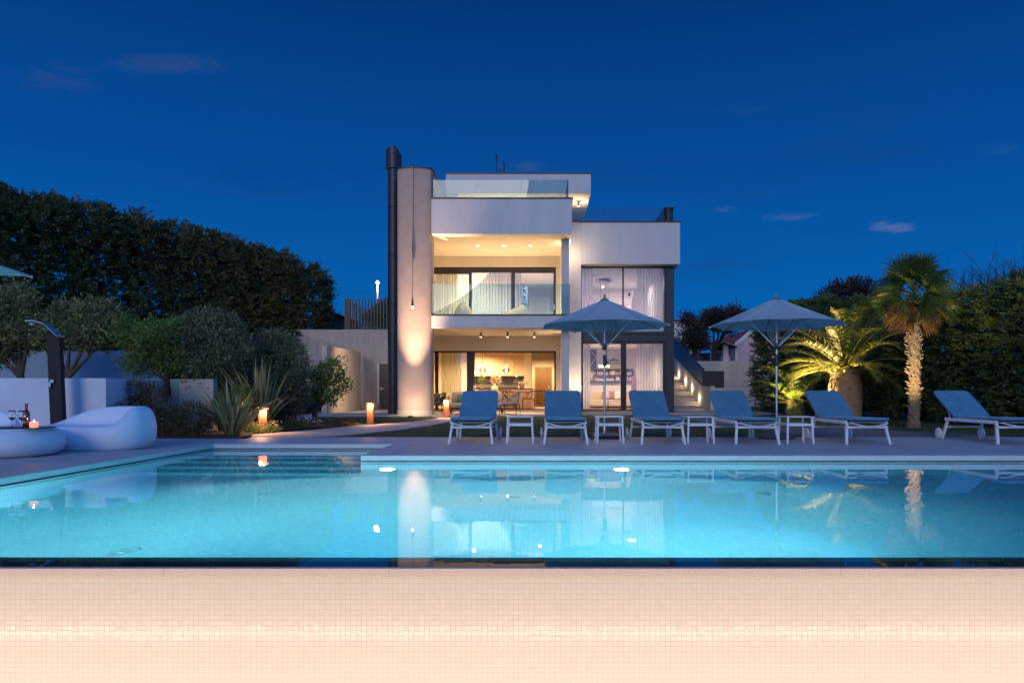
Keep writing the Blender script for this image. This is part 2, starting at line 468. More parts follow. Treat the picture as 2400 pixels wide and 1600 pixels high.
struct(m, 'house_terrace_paving', pm('terrace_stone', (.42,.38,.33), .7, var=.12, vs=3, bump=.3, bs=60))
m = MB(); m.prism([(5.4,12.83),(9.2,12.83),(8.2,15),(6.3,19.5),(6.2,26),(4.6,26),(4.7,19)], -.06, -.015)
struct(m, 'gravel_path', pm('grey_gravel', (.17,.16,.15), .95, var=.35, vs=30, bump=2, bs=60))
# planting bed
m = MB(); m.prism([(-12,12.42),(-5.5,12.42),(-5.5,13.0),(-5.95,14.2),(-5.35,15.9),(-4.9,18.4),(-6.1,20.2),(-8.2,21),(-12,21)], -.08, .02)
struct(m, 'planting_bed', SOIL)

# ------------------------------------------------------------------ pool
TILEB = mosaic('pool_mosaic', (.70,.83,.85), (.58,.73,.76), .05, gw=.07, axes='xy', rough=.3, tilt=.3, var=.07, bump=.3)
TILEXZ = mosaic('pool_mosaic_wall', (.70,.83,.85), (.58,.73,.76), .05, gw=.07, axes='xz', rough=.3, tilt=.3, var=.07, bump=.3)
TILEYZ = mosaic('pool_mosaic_side', (.70,.83,.85), (.58,.73,.76), .05, gw=.07, axes='yz', rough=.3, tilt=.3, var=.07, bump=.3)
pool = thing('swimming_pool', 'infinity pool lined in pale mosaic with turquoise lit water', 'swimming pool', (0, 6.5, 0))
m = MB(); m.box(PX0-.2, PX1+.2, PY0-.05, PY2+.2, ZF-.2, ZF); m.build('floor', TILEB, pool)
m = MB()
m.box(AX1, PX1+.2, PY1, PY1+.3, ZF, -.075)
m.box(PX0-.2, AX1+.3, PY2, PY2+.3, ZF, -.075)
m.build('far_wall', TILEXZ, pool)
m = MB()
m.box(PX0-.3, PX0, PY0-.1, PY2, ZF, -.075); m.build('side_wall', TILEYZ, pool)
m = MB(); m.box(AX1, AX1+.3, PY1+.3, PY2, ZF, -.075); m.build('side_wall', TILEYZ, pool)
m = MB(); m.box(PX1, PX1+.3, PY0-.1, PY1, ZF, -.075); m.build('side_wall', TILEYZ, pool)
m = MB()
for i in range(5):                 # steps in the bay
    y0 = PY1 + .02 + i*.39
    m.box(PX0, AX1, y0, PY2, ZF+i*.26, ZF+(i+1)*.26-.001)
m.build('steps', mosaic('pool_mosaic_step', (.62,.78,.82), (.36,.52,.58), .05, rough=.3, tilt=.3, var=.07, bump=.3), pool)
# dark slot band at the waterline under a pale coping
slot = pm('slot_band_pale', (.60,.66,.66), .5, var=.06)
slotd = pm('slot_dark', (.03,.06,.07), .5)
m = MB()
for (a0, a1, y) in ((AX1, PX1, PY1), (PX0, AX1, PY2)):
    m.box(a0, a1, y-.004, y+.05, -.062, -.003)
    mt = MB(); x = a0+.02
    while x < a1-.03:
        mt.box(x, x+.022, y-.007, y+.002, -.083, -.064); x += .03
    mt.build('overflow_slots', slotd, pool)
y = PY0; mt = MB()
m.box(PX0-.05, PX0+.004, PY0-.2, PY2, -.062, -.003); m.box(AX1-.003, AX1+.05, PY1, PY2, -.062, -.003)
while y < PY2-.03:
    mt.box(PX0-.002, PX0+.007, y, y+.022, -.083, -.064); y += .03
m.build('coping_face', slot, pool); mt.build('overflow_slots', slotd, pool)
m = MB()
m.box(AX1, PX1+CW, PY1, PY1+CW, -.02, .006)
m.box(AX1, AX1+CW, PY1+CW, PY2+CW, -.02, .006)
m.box(PX0-CW, AX1, PY2, PY2+CW, -.02, .006)
m.box(PX0-CW, PX0, 3.66, PY2, -.02, .006)
m.box(PX1, PX1+CW, 3.66, PY1, -.02, .006)
m.build('coping', STONEC, pool, bevel=.004)
DRAINM = pm('drain_cover', (.5,.56,.58), .5, var=.05)
for (px, py, nm) in ((625,1155,0),(1207,1158,0),(1788,1153,0),(300,1301,0)):
    # seen through the water; drains sit on the floor
    D = .938*F/(py-CY); k = (D + 1.4*1.02)/D
    cx_, cy_ = X(px, D)*k, D*k
    if cy_ > PY1-.3: cy_ = PY1-.5
    m = MB(); m.lathe([(.075,0),(.075,.012),(.06,.018),(.03,.02)], cx_, cy_, ZF+.001, 20); m.build('drain_cover', DRAINM, pool)
# infinity wall with its mosaic face
MOSF = mosaic('overflow_mosaic', (.56,.52,.43), (.51,.46,.38), .0279, gw=.045, axes='xz', rough=.12, tilt=1.5, var=.02, bump=.65, spec=.08)
DKST = pm('dark_overflow_stone', (.012,.018,.026), .35, var=.2, vs=9)
LIP = pm('speckled_lip_stone', (.52,.44,.37), .7, var=.12, vs=160, bump=.7, bs=110, detail=2)
m = MB(); m.box(PX0-.3, PX1+.3, 3.665, PY0, -3.0, -.14); m.build('overflow_wall_core', TILEB, pool)
m = MB(); m.box(PX0-.3, PX1+.3, 3.664, 3.785, -.139, -.094); m.build('overflow_crest', DKST, pool)
m = MB(); m.box(PX0-.3, PX1+.3, 3.785, PY0+.004, -.139, -.118); m.build('overflow_shelf', pm('shelf_green_stone', (.03,.10,.11), .4, var=.1), pool)
m = MB(); x = PX0-.3
while x < PX1+.3:
    m.box(x, x+1.1992, 3.625, 3.6635, -.131, -.0865); x += 1.2
m.build('overflow_lip', LIP, pool, bevel=.0015)
m = MB(); m.box(PX0-.3, PX1+.3, 3.632, 3.6645, -2.1, -.1312); m.build('overflow_mosaic_face', MOSF, pool)
GUT = pm('gutter_stone', (.45,.40,.35), .6, var=.1, vs=5, bump=.3)
m = MB(); m.box(PX0-.3, PX1+.3, 2.45, 3.632, -2.1, -1.9); m.box(PX0-.3, PX1+.3, 2.35, 2.5, -1.9, -.86)
m.build('gutter', GUT, pool, bevel=.01)
m = MB(); m.box(PX0, PX1, 2.5, 2.53, -.835, -.785); m.build('led_strip_housing', ALU, pool)
# LED line in the gutter that washes the mosaic
for i in range(5):
    cx_ = -5.5+i*2.75 + .2
    light('gutter_led', 'AREA', (cx_, 2.56, -.81), 31, (1., .73, .52), pool, (cx_, 3.63, -.80), size=2.74, size_y=.03)
# underwater lamps
for lx in (-2.01, 1.08):
    m = MB(); m.tube([(lx, PY1+.001, -.74), (lx, PY1-.03, -.74)], [.13, .11], 24); m.build('lamp_ring', ALU, pool)
    m = MB(); m.tube([(lx, PY1-.031, -.74), (lx, PY1-.040, -.74)], [.095, .09], 24); m.build('lamp_lens', emis('pool_lamp_lens', (.80,.97,1.), 42), pool)
    light('pool_lamp_light', 'SPOT', (lx, PY1-.07, -.74), 1850, (.92,1.,.92), pool, (lx, 7.0, -1.49), spot=160, blend=1., radius=.09)
for lx in (-3.9, 1.4):                # two lamps sit in the near wall under the overflow edge, facing the far side
    m = MB(); m.tube([(lx, PY0-.001, -.74), (lx, PY0+.03, -.74)], [.13, .11], 24); m.build('lamp_ring', ALU, pool)
    light('pool_lamp_light', 'SPOT', (lx, PY0+.07, -.74), 430, (.80,1.,.93), pool, (lx-.3, 8.5, -.75), spot=140, blend=1., radius=.09)

def watermat():
    m, nt, out = nodes('pool_water'); g = G(nt)
    tc = g.n('ShaderNodeTexCoord').outputs['Object']
    n1 = g.n('ShaderNodeTexNoise', {'Vector': tc, 'Scale': 2.6, 'Detail': 3.})
    bp = g.n('ShaderNodeBump', {'Height': n1.outputs[0], 'Strength': .12, 'Distance': .006})
    gl = g.n('ShaderNodeBsdfGlass', {'Color': (1,1,1,1), 'Roughness': .0, 'IOR': 1.333, 'Normal': bp.outputs[0]})
    g.set(out.inputs['Surface'], gl)
    ab = g.n('ShaderNodeVolumeAbsorption', {'Color': (.10,.77,.88,1), 'Density': .38})
    g.set(out.inputs['Volume'], ab)
    return m
m = MB()
e = .03
m.prism([(PX0-e, 3.655),(PX1+e, 3.655),(PX1+e, PY1+e),(AX1+e, PY1+e),(AX1+e, PY2+e),(PX0-e, PY2+e)], ZF-.05, ZW)
wt = m.build('pool_water', watermat()); tag(wt, kind='structure')
# ================================================================== the villa
villa = thing('villa', 'white modern villa of stacked cubes with lit loggias and a rough plaster tower', 'house', (0, 30, 0))
LILAC = pm('pale_wall_paint', (.70,.64,.66), .8, var=.03)
INTW = pm('interior_warm_wall', (.66,.56,.42), .8, var=.04)
OAK = pm('oak_floor', (.36,.26,.17), .45, var=.15, vs=3, aniso=(.6,8,1))
TRIM = pm('roof_edge_metal', (.05,.045,.05), .45, metal=.4, var=.1)
def vbox(name, mt_, *boxes, bevel=0, parent=None, label=None):
    m = MB()
    for b in boxes: m.box(*b)
    o = m.build(name, mt_, parent or villa, bevel=bevel)
    if label: o['label'] = label
    return o
# --- tower
TX0, TX1, TY = -5.12, -3.86, 24.3
def tower_pts(grow=0.):
    c = (TX0+TX1)/2; hw = (TX1-TX0)/2 + grow; pts = []
    for k in range(29):
        a = math.pi*k/28
        pts.append((c - hw*math.cos(a), TY + .26 - (.26+grow)*math.sin(a)**.75))
    return pts + [(TX1+grow, TY+.62), (TX0-grow, TY+.62)]
m = MB(); m.prism(tower_pts(), .18, 8.80)
tower = m.build('tower', ROUGHP, villa)
m = MB(); m.prism(tower_pts(.012), 0, .18); m.build('plinth', pm('plinth_stone', (.45,.42,.36), .8, var=.1, bump=.3), tower)
m = MB(); m.prism(tower_pts(.03), 8.80, 8.85); m.build('tower_cap', TRIM, tower)
vbox('upper_side_wall', WHITE, (-4.12, TX1-.002, TY+.624, 27.9, 6.8, 8.80))
vbox('wall_cap', TRIM, (-4.15, TX1+.03, TY+.626, 27.93, 8.80, 8.85))
# dark flue beside it
m = MB(); m.cyl((-5.45,25.5,0), (-5.45,25.5,9.15), .22, n=28)
for z in (2.3, 4.1, 5.9, 7.7): m.lathe([(.223,z),(.232,z+.005),(.232,z+.03),(.223,z+.035)], -5.45, 25.5, 0, 28)
flue = m.build('chimney_flue', DARKM, villa)
def cap_ring(u, v):
    a = 2*math.pi*u; r = .285
    x = r*math.cos(a); zt = 9.93 - .12*max(0, -x/r)**1.5 - .55*max(0, x/r-.35)**1.6
    return (-5.45 + x, 25.5 + r*math.sin(a), 9.14 + (zt-9.14)*v)
m = MB(); m.grid(cap_ring, 32, 4, wrap=True); m.add([cap_ring(k/32, 1) for k in range(32)], [tuple(range(32))]); m.add([cap_ring(k/32, 0) for k in range(32)], [tuple(range(31,-1,-1))])
m.build('chimney_cap', DARKM, flue)
m = MB()
for z in (1.0, 3.1, 5.3, 7.6): m = MB(); m.bar((-5.25,25.36,z), (-5.02,25.0,z), .02, .02); m.build('flue_bracket', BLACKM, flue)
# --- fascias, slabs, ceilings
vbox('roof_fascia', WHITE, (TX1, 1.15, 24.3, 24.55, 6.46, 7.72), bevel=.01)
vbox('fascia_return', WHITE, (.9, 1.149, 24.551, 28.8, 6.461, 7.72))
vbox('fascia_cap', TRIM, (TX1-.0, 1.19, 24.26, 24.6, 7.72, 7.76), (.88, 1.19, 24.6, 28.8, 7.72, 7.76))
vbox('loggia_ceiling', CREAM, (-5.04, .899, 24.55, 28.4, 6.455, 6.8))
vbox('roof_slab', WHITE, (-5.1, 1.2, 28.4, 38, 6.3, 6.801))
vbox('balcony_fascia', WHITE, (TX1, 1.08, 24.3, 24.5, 3.13, 3.56), bevel=.008)
vbox('balcony_cap', TRIM, (TX1, 1.10, 24.27, 24.52, 3.56, 3.61))
vbox('balcony_slab', CREAM, (-5.04, .85, 24.5, 28.4, 3.135, 3.5))
vbox('balcony_slab_edge', WHITE, (.85, 1.08, 24.5, 26.4, 3.136, 3.5))
vbox('upper_floor_slab', WHITE, (-5.1, 5.0, 28.4, 38, 3.0, 3.45))
# --- walls
vbox('left_wall', CREAM, (-5.35, -5.1, 25.9, 38, 0, 8.2), (-5.14, -5.1, 24.93, 25.9, 0, 6.8))
vbox('back_wall', CREAM, (-5.35, 5.28, 38, 38.2, 0, 7.4))
vbox('party_wall', WHITE, (.85, 1.2, 26.42, 38, 0, 7.40))
vbox('front_wall', WHITE, (.849, 1.60, 26.4, 26.7, 0, 7.40))
vbox('right_wall', WHITE, (5.02, 5.27, 27.5, 38, 0, 7.4))
vbox('corner_pillar', DARKM, (4.95, 5.28, 26.8, 27.5, 0, 5.775), bevel=.01)
vbox('loggia_pier', WHITE, (.80, 1.08, 25.1, 25.42, 0, 6.454), bevel=.006)
vbox('box_fascia', WHITE, (1.602, 5.43, 26.4, 26.7, 5.78, 7.40), bevel=.02)
vbox('box_side', WHITE, (5.275, 5.429, 26.702, 33, 5.781, 7.40))
vbox('box_soffit', WHITE, (1.2, 5.27, 26.702, 33, 5.785, 6.0))
vbox('box_roof', WHITE, (1.2, 5.27, 26.702, 38, 6.9, 7.0))
vbox('box_cap', TRIM, (1.19, 5.47, 26.36, 26.74, 7.40, 7.44), (5.25, 5.47, 26.74, 33, 7.40, 7.44))
vbox('door_wall_lower', CREAM, (-5.1, .67, 28.2, 28.4, 2.54, 3.134), (.67, .849, 28.2, 28.4, .11, 3.134))
vbox('door_wall_upper', CREAM, (-5.1, .67, 28.2, 28.4, 6.0, 6.454), (.67, .849, 28.2, 28.4, 3.5, 6.454))
vbox('spandrel', DARKM, (1.602, 4.95, 26.82, 27.0, 2.84, 3.18), (1.602, 5.3, 26.76, 26.82, 3.13, 3.19), bevel=.004)
vbox('spandrel_slab', WHITE, (1.2, 5.02, 27.0, 28.4, 2.86, 3.30))
vbox('interior_floor', OAK, (-5.1, .85, 28.2, 38, -.1, .11), (1.2, 5.02, 26.82, 38, -.1, .105))
vbox('lower_ceiling', INTW, (-5.1, .85, 28.4, 38, 2.86, 2.99))
vbox('upper_ceiling', LILAC, (-5.1, .85, 28.4, 38, 6.1, 6.29))
vbox('kitchen_back_wall', INTW, (-5.1, -.72, 33.0, 33.2, .11, 2.86), (-.72, -.38, 31.6, 33.2, .11, 2.86))
vbox('hall_back_wall', INTW, (-.72, .85, 37.5, 37.7, .11, 2.86))
vbox('hall_lintel', INTW, (-.75, .85, 34.5, 34.7, 2.45, 2.86))
vbox('lounge_back_wall', LILAC, (1.2, 5.02, 32.2, 32.4, .105, 3.0), (1.2, 5.02, 27.0, 32.4, 2.84, 2.859))
vbox('bedroom_back_wall', LILAC, (1.2, 5.02, 33, 33.2, 3.3, 5.785))
vbox('upper_room_back_wall', LILAC, (-5.1, -1.15, 32.5, 32.7, 3.45, 6.1), (-1.15, .85, 34.5, 34.7, 3.45, 6.1), (-1.2,-1.1,32.7,34.5,3.45,6.1))
# --- penthouse
vbox('penthouse_roof', WHITE, (-3.99, 2.17, 29, 37, 9.27, 10.10), bevel=.01)
vbox('penthouse_cap', TRIM, (-4.02, 2.20, 28.97, 37.03, 10.10, 10.145))
vbox('penthouse_wall', CREAM, (-3.5, 1.25, 30.6, 37, 6.8, 9.268))
vbox('penthouse_wing_wall', WHITE, (-3.97, -3.52, 29.04, 37, 6.8, 9.268))
m = MB(); m.cyl((-1.62,31,10.1),(-1.62,31,11.3),.03,n=6); m.cyl((-1.95,31,10.5),(-1.95,31,11.5),.022,n=6)
m.bar((-2.0,31,11.0),(-1.45,31,11.0),.022,.022)
m.bar((-1.62,31,11.3),(-1.40,31,10.25),.02,.02); m.cyl((-1.78,31,10.6),(-1.78,31,10.9),.012,n=6); m.cyl((-1.5,31,10.62),(-1.45,31,10.92),.01,n=6)
m.cyl((-1.96,31,11.3),(-1.96,31,11.65),.032,n=6)
for k in range(5): m.bar((-2.3+.12*k,31,10.17),(-2.25+.12*k,31,10.22),.012,.012)
m.bar((-2.4,31,10.16),(-1.6,31,10.2),.012,.012)
ant = m.build('roof_antenna', BLACKM); tag(ant, 'thin tv antenna mast on the flat roof top of the villa', 'antenna')
# --- right roof chimney
m = MB(); m.lathe([(.19,7.0),(.19,8.33),(.17,8.36)], 5.26, 27.9, 0, 24); m.box(5.06,5.46,27.7,28.1,8.31,8.345); m.build('roof_vent', DARKM, villa)
# --- glass balustrades
def rail(name, x0, x1, y, z0, z1, posts, side=None):
    o = None
    xs = [x0]+list(posts)+[x1]
    for a, b in zip(xs, xs[1:]):
        m = MB(); m.box(a+.006, b-.006, y, y+.014, z0, z1); m.build('glass_balustrade', GLASS, villa)
rail('a', -3.82, 1.0, 24.4, 7.76, 8.42, (-2.25, -.65))
vbox('balustrade_post', DARKM, (1.0, 1.02, 24.38, 24.42, 7.76, 8.42))
m = MB(); m.box(.99, 1.004, 24.43, 28.6, 7.76, 8.42); m.build('glass_balustrade', GLASS, villa)
rail('b', -3.84, 1.06, 24.36, 3.61, 4.70, (-1.2,))
vbox('balustrade_post', DARKM, (1.06, 1.075, 24.33, 24.40, 3.61, 4.70))
rail('c', 1.25, 5.0, 27.5, 7.44, 8.25, (2.44, 3.88))
m = MB(); m.box(5.0, 5.014, 27.5, 31, 7.44, 8.25); m.build('glass_balustrade', GLASS, villa)
# --- windows
def window(x0, x1, z0, z1, y, muls, fw=.07, dp=.08, leafs=None, nm='sliding_window'):
    m = MB()
    m.box(x0, x1, y, y+dp, z1-fw, z1); m.box(x0, x1, y, y+dp, z0, z0+fw*.6)
    m.box(x0, x0+fw, y, y+dp, z0+fw*.6, z1-fw); m.box(x1-fw, x1, y, y+dp, z0+fw*.6, z1-fw)
    for (c, w) in muls: m.box(c-w/2, c+w/2, y+.002, y+dp-.002, z0+fw*.6, z1-fw)
    o = m.build(nm, FRAME, villa)
    xs = [x0+fw] + [v for c, w in muls for v in (c-w/2, c+w/2)] + [x1-fw]
    for i in range(0, len(xs), 2):
        if leafs and (i//2) not in leafs: continue
        p = MB(); p.box(xs[i], xs[i+1], y+dp/2-.005, y+dp/2+.005, z0+fw*.6, z1-fw); p.build('pane', PANE, o)
    return o
HANDLE = pm('handle_metal', (.7,.7,.7), .3, metal=.6, var=0)
def handle(o, x, y, z):
    m = MB(); m.box(x-.02, x+.02, y-.02, y, z-.10, z+.10); m.build('handle', HANDLE, o, bevel=.006)
# ground floor loggia: left leaf with glass, stacked leaves, open on the right
w1 = window(-4.9, .67, .11, 2.54, 28.21, ((-4.26,.14),(-2.85,.33)), leafs=(0, 1))
handle(w1, -2.72, 28.21, 1.03)
# upper loggia
w2 = window(-4.9, .67, 3.5, 6.0, 28.21, ((-2.87,.12),(-1.10,.16),), fw=.10)
m = MB(); m.box(-4.8,-2.93,28.22,28.28,5.72,5.9); m.box(-2.81,-1.18,28.22,28.28,5.78,5.9); m.box(-1.02,.57,28.225,28.28,5.76,5.9); m.build('window_head', FRAME, w2)
handle(w2, .60, 28.21, 4.35)
w3 = window(1.602, 4.95, 3.19, 5.77, 26.86, ((3.28,.06),), fw=.05, nm='tall_window')
w4 = window(1.602, 4.95, .11, 2.84, 26.86, ((3.30,.22),), fw=.10, nm='tall_window')
handle(w4, 1.66, 26.86, 1.0)
# --- inner doors
m = MB(); m.box(-.27,.66,37.44,37.5,.11,2.22); dr = m.build('hall_door_frame', pm('door_frame_wood', (.30,.18,.09), .5), villa)
m = MB(); m.box(-.19,.59,37.40,37.44,.11,2.16); dd = m.build('hall_door', pm('hall_door_wood', (.17,.085,.03), .45, var=.2, vs=2, aniso=(8,8,.7)), dr)
handle(dd, .50, 37.40, 1.10)

# ================================================================== lights of the house
WARM = (1., .66, .34); WARM2 = (1., .74, .48)
LAMPW = emis('lamp_warm_glow', (1., .80, .52), 22)
def spot_can(px, x, y, z, label, e=40, up=False, h=.19, r=.043):
    t = thing('ceiling_spotlight', label, 'spotlight', (x, y, z), group='cylinder spotlights under the loggia ceiling')
    m = MB(); m.cyl((x,y,z-.002),(x,y,z-h),r,n=16); m.build('housing', pm('spot_housing', (.25,.22,.19), .5), t)
    m = MB(); m.cyl((x,y,z-h-.001),(x,y,z-h-.006),r*.8,n=16); m.build('lens', LAMPW, t)
    light('spot_light', 'SPOT', (x,y,z-h-.02), e, WARM, t, (x,y,0), spot=130, blend=.9, radius=.03)
    return t
labs = ('cylinder spotlight half hidden behind the tower edge', 'cylinder spotlight above the left pendant lamp', 'cylinder spotlight in the middle of the loggia ceiling', 'cylinder spotlight nearest the white pier, lower loggia')
for x, lb in zip((-4.07,-2.25,-1.23,-.21), labs): spot_can(0, x, 26.06, 3.133, lb, e=170)
for x, lb in zip((-2.38,-1.37,-.35), ('left recessed lamp in the upper loggia ceiling','middle recessed lamp in the upper loggia ceiling','right recessed lamp in the upper loggia ceiling')):
    t = thing('recessed_lamp', lb, 'ceiling lamp', (x, 26.2, 6.455), group='recessed lamps of the upper loggia')
    m = MB(); m.lathe([(.07,-.004),(.055,-.006)], x, 26.2, 6.455, 20); m.build('trim_ring', ALU, t)
    m = MB(); m.lathe([(.052,-.007),(.05,-.009)], x, 26.2, 6.455, 20); m.build('lens', LAMPW, t)
    light('downlight', 'SPOT', (x,26.2,6.43), 120, WARM, t, (x,26.2,0), spot=140, blend=.9, radius=.03)
# lamp grazing the pier head, right of the upper loggia
t = thing('pier_uplight', 'small wall lamp tucked beside the pier head under the roof fascia', 'wall lamp', (1.0, 26.0, 6.2))
m = MB(); m.box(.86,.90,25.9,26.0,5.55,5.63); m.build('housing', ALU, t)
light('grazing_light', 'POINT', (1.16,25.75,6.1), 34, WARM2, t, radius=.03)
light('ceiling_wash', 'AREA', (-1.6,27.6,3.56), 170, WARM, t, (-1.6,26.4,6.4), size=4.2, size_y=.05)
# floor wash on the lit front wall at the right of the pier
t = thing('wall_uplight', 'ground lamp washing the white wall beside the tall windows', 'ground lamp', (1.42, 25.9, .03))
m = MB(); m.cyl((1.42,25.75,.03),(1.42,25.75,.09),.05,n=16); m.build('housing', BLACKM, t)
light('uplight', 'SPOT', (1.42,25.75,.12), 300, WARM2, t, (1.36,26.42,3.6), spot=75, blend=.9, radius=.03)
# tower uplight and hanging cable lamp
TC = X(968, 23.9)
t = thing('tower_uplight', 'ground lamp lighting the rough tower wall from below', 'ground lamp', (TC, 23.4, 0))
m = MB(); m.box(TC-.06,TC+.06,23.34,23.52,-.05,.035); m.build('housing', BLACKM, t)
light('uplight', 'SPOT', (TC,23.40,.10), 5400, (1.,.62,.38), t, (TC,24.3,8.0), spot=46, blend=1., radius=.03)
light('base_light', 'SPOT', (TC,23.46,.08), 115, (1.,.66,.42), t, (TC,24.3,1.0), spot=150, blend=1., radius=.04)
t = thing('cable_lamp', 'slim lamp hanging on a long black cable before the tower', 'hanging lamp', (TC, 24.0, 8.8))
zl = Z(722, 24.0)
m = MB(); m.tube([(TC,24.24,8.86),(TC,24.0,8.87),(TC-.0,23.99,8.6),(TC-.03,23.97,zl+.45)], .009, 8); m.build('cable', BLACKM, t)
m = MB(); m.lathe([(.010,.45),(.016,.38),(.034,.22),(.042,.08),(.042,.06)], TC-.03, 23.97, zl, 16); m.build('lamp_body', BLACKM, t)
m = MB(); m.lathe([(.001,.0),(.035,.02),(.045,.05),(.035,.08)], TC-.03, 23.97, zl-.02, 16); m.build('lamp_bulb', emis('cable_bulb', (1.,.86,.66), 9), t)
light('lamp_light', 'SPOT', (TC-.03,23.95,zl-.06), 700, (1.,.68,.42), t, (TC-.02,23.98,0), spot=36, blend=1., radius=.03)
# penthouse terrace lamps
for (px, D, e, lb) in ((1355.6, 30.2, 60, 'lit spotlight under the penthouse soffit'), (1350.5, 33.2, 0, 'unlit spotlight further back under the penthouse soffit')):
    x = X(px, D)
    t = thing('soffit_spotlight', lb, 'spotlight', (x, D, 9.27))
    m = MB(); m.cyl((x,D,9.268),(x,D,9.06),.045,n=16); m.build('housing', pm('soffit_housing', (.28,.26,.24), .5), t)
    if e:
        m = MB(); m.cyl((x,D,9.059),(x,D,9.05),.036,n=16); m.build('lens', LAMPW, t)
        light('spot_light', 'POINT', (x,D,9.02), e, WARM, t, radius=.03)
light('terrace_wash', 'AREA', (-1.2,29.9,8.2), 55, WARM, t, (-1.2,30,9.4), size=4.4, size_y=.1)
# rooms
for (nm, x, y, z, e, c, sx, lb) in (
    ('room_lamp', -2.9, 30.9, 2.84, 95, WARM, .5, 'round ceiling lamp over the kitchen island'),
    ('room_lamp', .1, 36.0, 2.84, 34, WARM, .3, 'round ceiling lamp in the hall before the brown door'),
    ('room_lamp', 3.2, 29.4, 2.83, 85, (1.,.72,.52), .5, 'round ceiling lamp of the ground floor lounge'),
    ('room_lamp', -2.9, 30.2, 6.08, 110, (1.,.76,.50), .5, 'round ceiling lamp of the upper left room'),
    ('room_lamp', .0, 31.2, 6.08, 75, (1.,.80,.66), .5, 'round ceiling lamp of the upper corridor')):
    t = thing('room_lamp', lb, 'ceiling lamp', (x, y, z))
    m = MB(); m.lathe([(.10,0),(.10,-.02),(.08,-.022)], x, y, z+.018, 28); m.build('lamp_ring', ALU, t)
    light('room_light', 'SPOT', (x,y,z-.05), e*{2.84:15,2.83:8,6.08:8}.get(z,6), c, t, (x,y,0), spot=165, blend=.6, radius=.06)
# ================================================================== loungers
def make_lounger():
    t = thing('sun_lounger', '', 'sun lounger', (0,0,0), group='sun loungers lined up on the far side of the pool')
    for s in (-1, 1):
        m = MB(); m.bar((s*.350,0,0), (s*.305,.10,.345), .036, .05, up=(0,1,0)); m.build('leg', ALU, t, bevel=.006)
    for s in (-1, 1):
        m = MB(); m.bar((s*.345,1.53,.0), (s*.310,1.40,.345), .036, .055, up=(0,1,0)); lg = m.build('leg', ALU, t, bevel=.006)
        m = MB(); m.tube([(s*.375,1.555,.098),(s*.383,1.555,.098),(s*.402,1.555,.098),(s*.41,1.555,.098)], [.088,.098,.098,.088], 28, smooth=False)
        m.cyl((s*.36,1.555,.098),(s*.42,1.555,.098),.018,n=12); m.build('wheel', ALU, lg)
    for s in (-1, 1):
        m = MB(); m.box(s*.322-.02, s*.322+.02, .06, 1.46, .325, .385); m.build('side_rail', ALU, t, bevel=.012)
    m = MB(); m.box(-.33,.33,.02,.05,.262,.298); m.build('cross_bar', ALU, t, bevel=.006)
    m = MB(); m.box(-.33,.33,1.44,1.47,.20,.235); m.build('cross_bar', ALU, t, bevel=.006)
    m = MB(); n = 14
    m.tube([(-.285+.57*k/n, -.045-.02*math.sin(math.pi*k/n), .348-.052*math.sin(math.pi*k/n)) for k in range(n+1)], .0095, 8)
    m.cyl((-.285,-.045,.348),(-.285,.08,.352),.012,n=8); m.cyl((.285,-.045,.348),(.285,.08,.352),.012,n=8)
    m.build('foot_handle', ALU, t)
    # mattress: seat and back, rounded corners, soft edges
    def soft(name, w, l, r, mtx, sag):
        m = MB(); m.slab(w, l, .042, r, mtx, 6)
        o = m.build(name, FABRIC, t, bevel=.012, seg=3); return o
    M1 = Matrix.Translation((0,.585,.402)) @ Matrix.Rotation(R(-1.2), 4, 'X')
    seat = soft('seat_cushion', .665, 1.27, .05, M1, 0)
    ang = math.atan2(.455, .66)
    M2 = Matrix.Translation((0,1.20+.33,.405+.225)) @ Matrix.Rotation(ang, 4, 'X')
    back = soft('back_cushion', .665, .82, .07, M2, 0)
    m = MB()
    for y in (.30, .62, .93): m.box(-.325,.325,y-.003,y+.003,.4245+.0262*(.585-y)*.0,.4262)
    m = MB(); m.bar((-.29,1.22,.385),(-.29,1.82,.80),.02,.028); m.build('back_frame', ALU, t, bevel=.004)
    m = MB(); m.bar((.29,1.22,.385),(.29,1.82,.80),.02,.028); m.build('back_frame', ALU, t, bevel=.004)
    m = MB(); m.bar((-.29,1.45,.56),(-.29,1.36,.36),.014,.018); m.build('support_strut', ALU, t)
    m = MB(); m.bar((.29,1.45,.56),(.29,1.36,.36),.014,.018); m.build('support_strut', ALU, t)
    m = MB(); m.box(-.3,.3,.03,1.2,.352,.372); m.build('sling', pm('sling_mesh', (.20,.24,.30), .8), t)
    return t
lg0 = make_lounger()
LL = [(-1.11, 0.0, 'blue lounger in front of the rope armchair, farthest from the palms'),
      (.42, .0, 'blue lounger with creased backrest between two side tables, before the white pier'),
      (1.985, .0, 'blue lounger directly before the dark corner pillar of the villa'),
      (3.50, .0, 'blue lounger standing in front of the outdoor stairs'),
      (5.28, .0, 'blue lounger in front of the bulbous palm trunk'),
      (7.71, .0, 'blue lounger beside the tall hedge, its foot end cut by the frame')]
for i, (x, rz, lb) in enumerate(LL):
    if i == 0: lg0.location = (x, 10.97, 0); lg0['label'] = lb
    else: dup(lg0, (x, 10.97, 0), R(rz) + rnd.uniform(-.008,.008), lb)

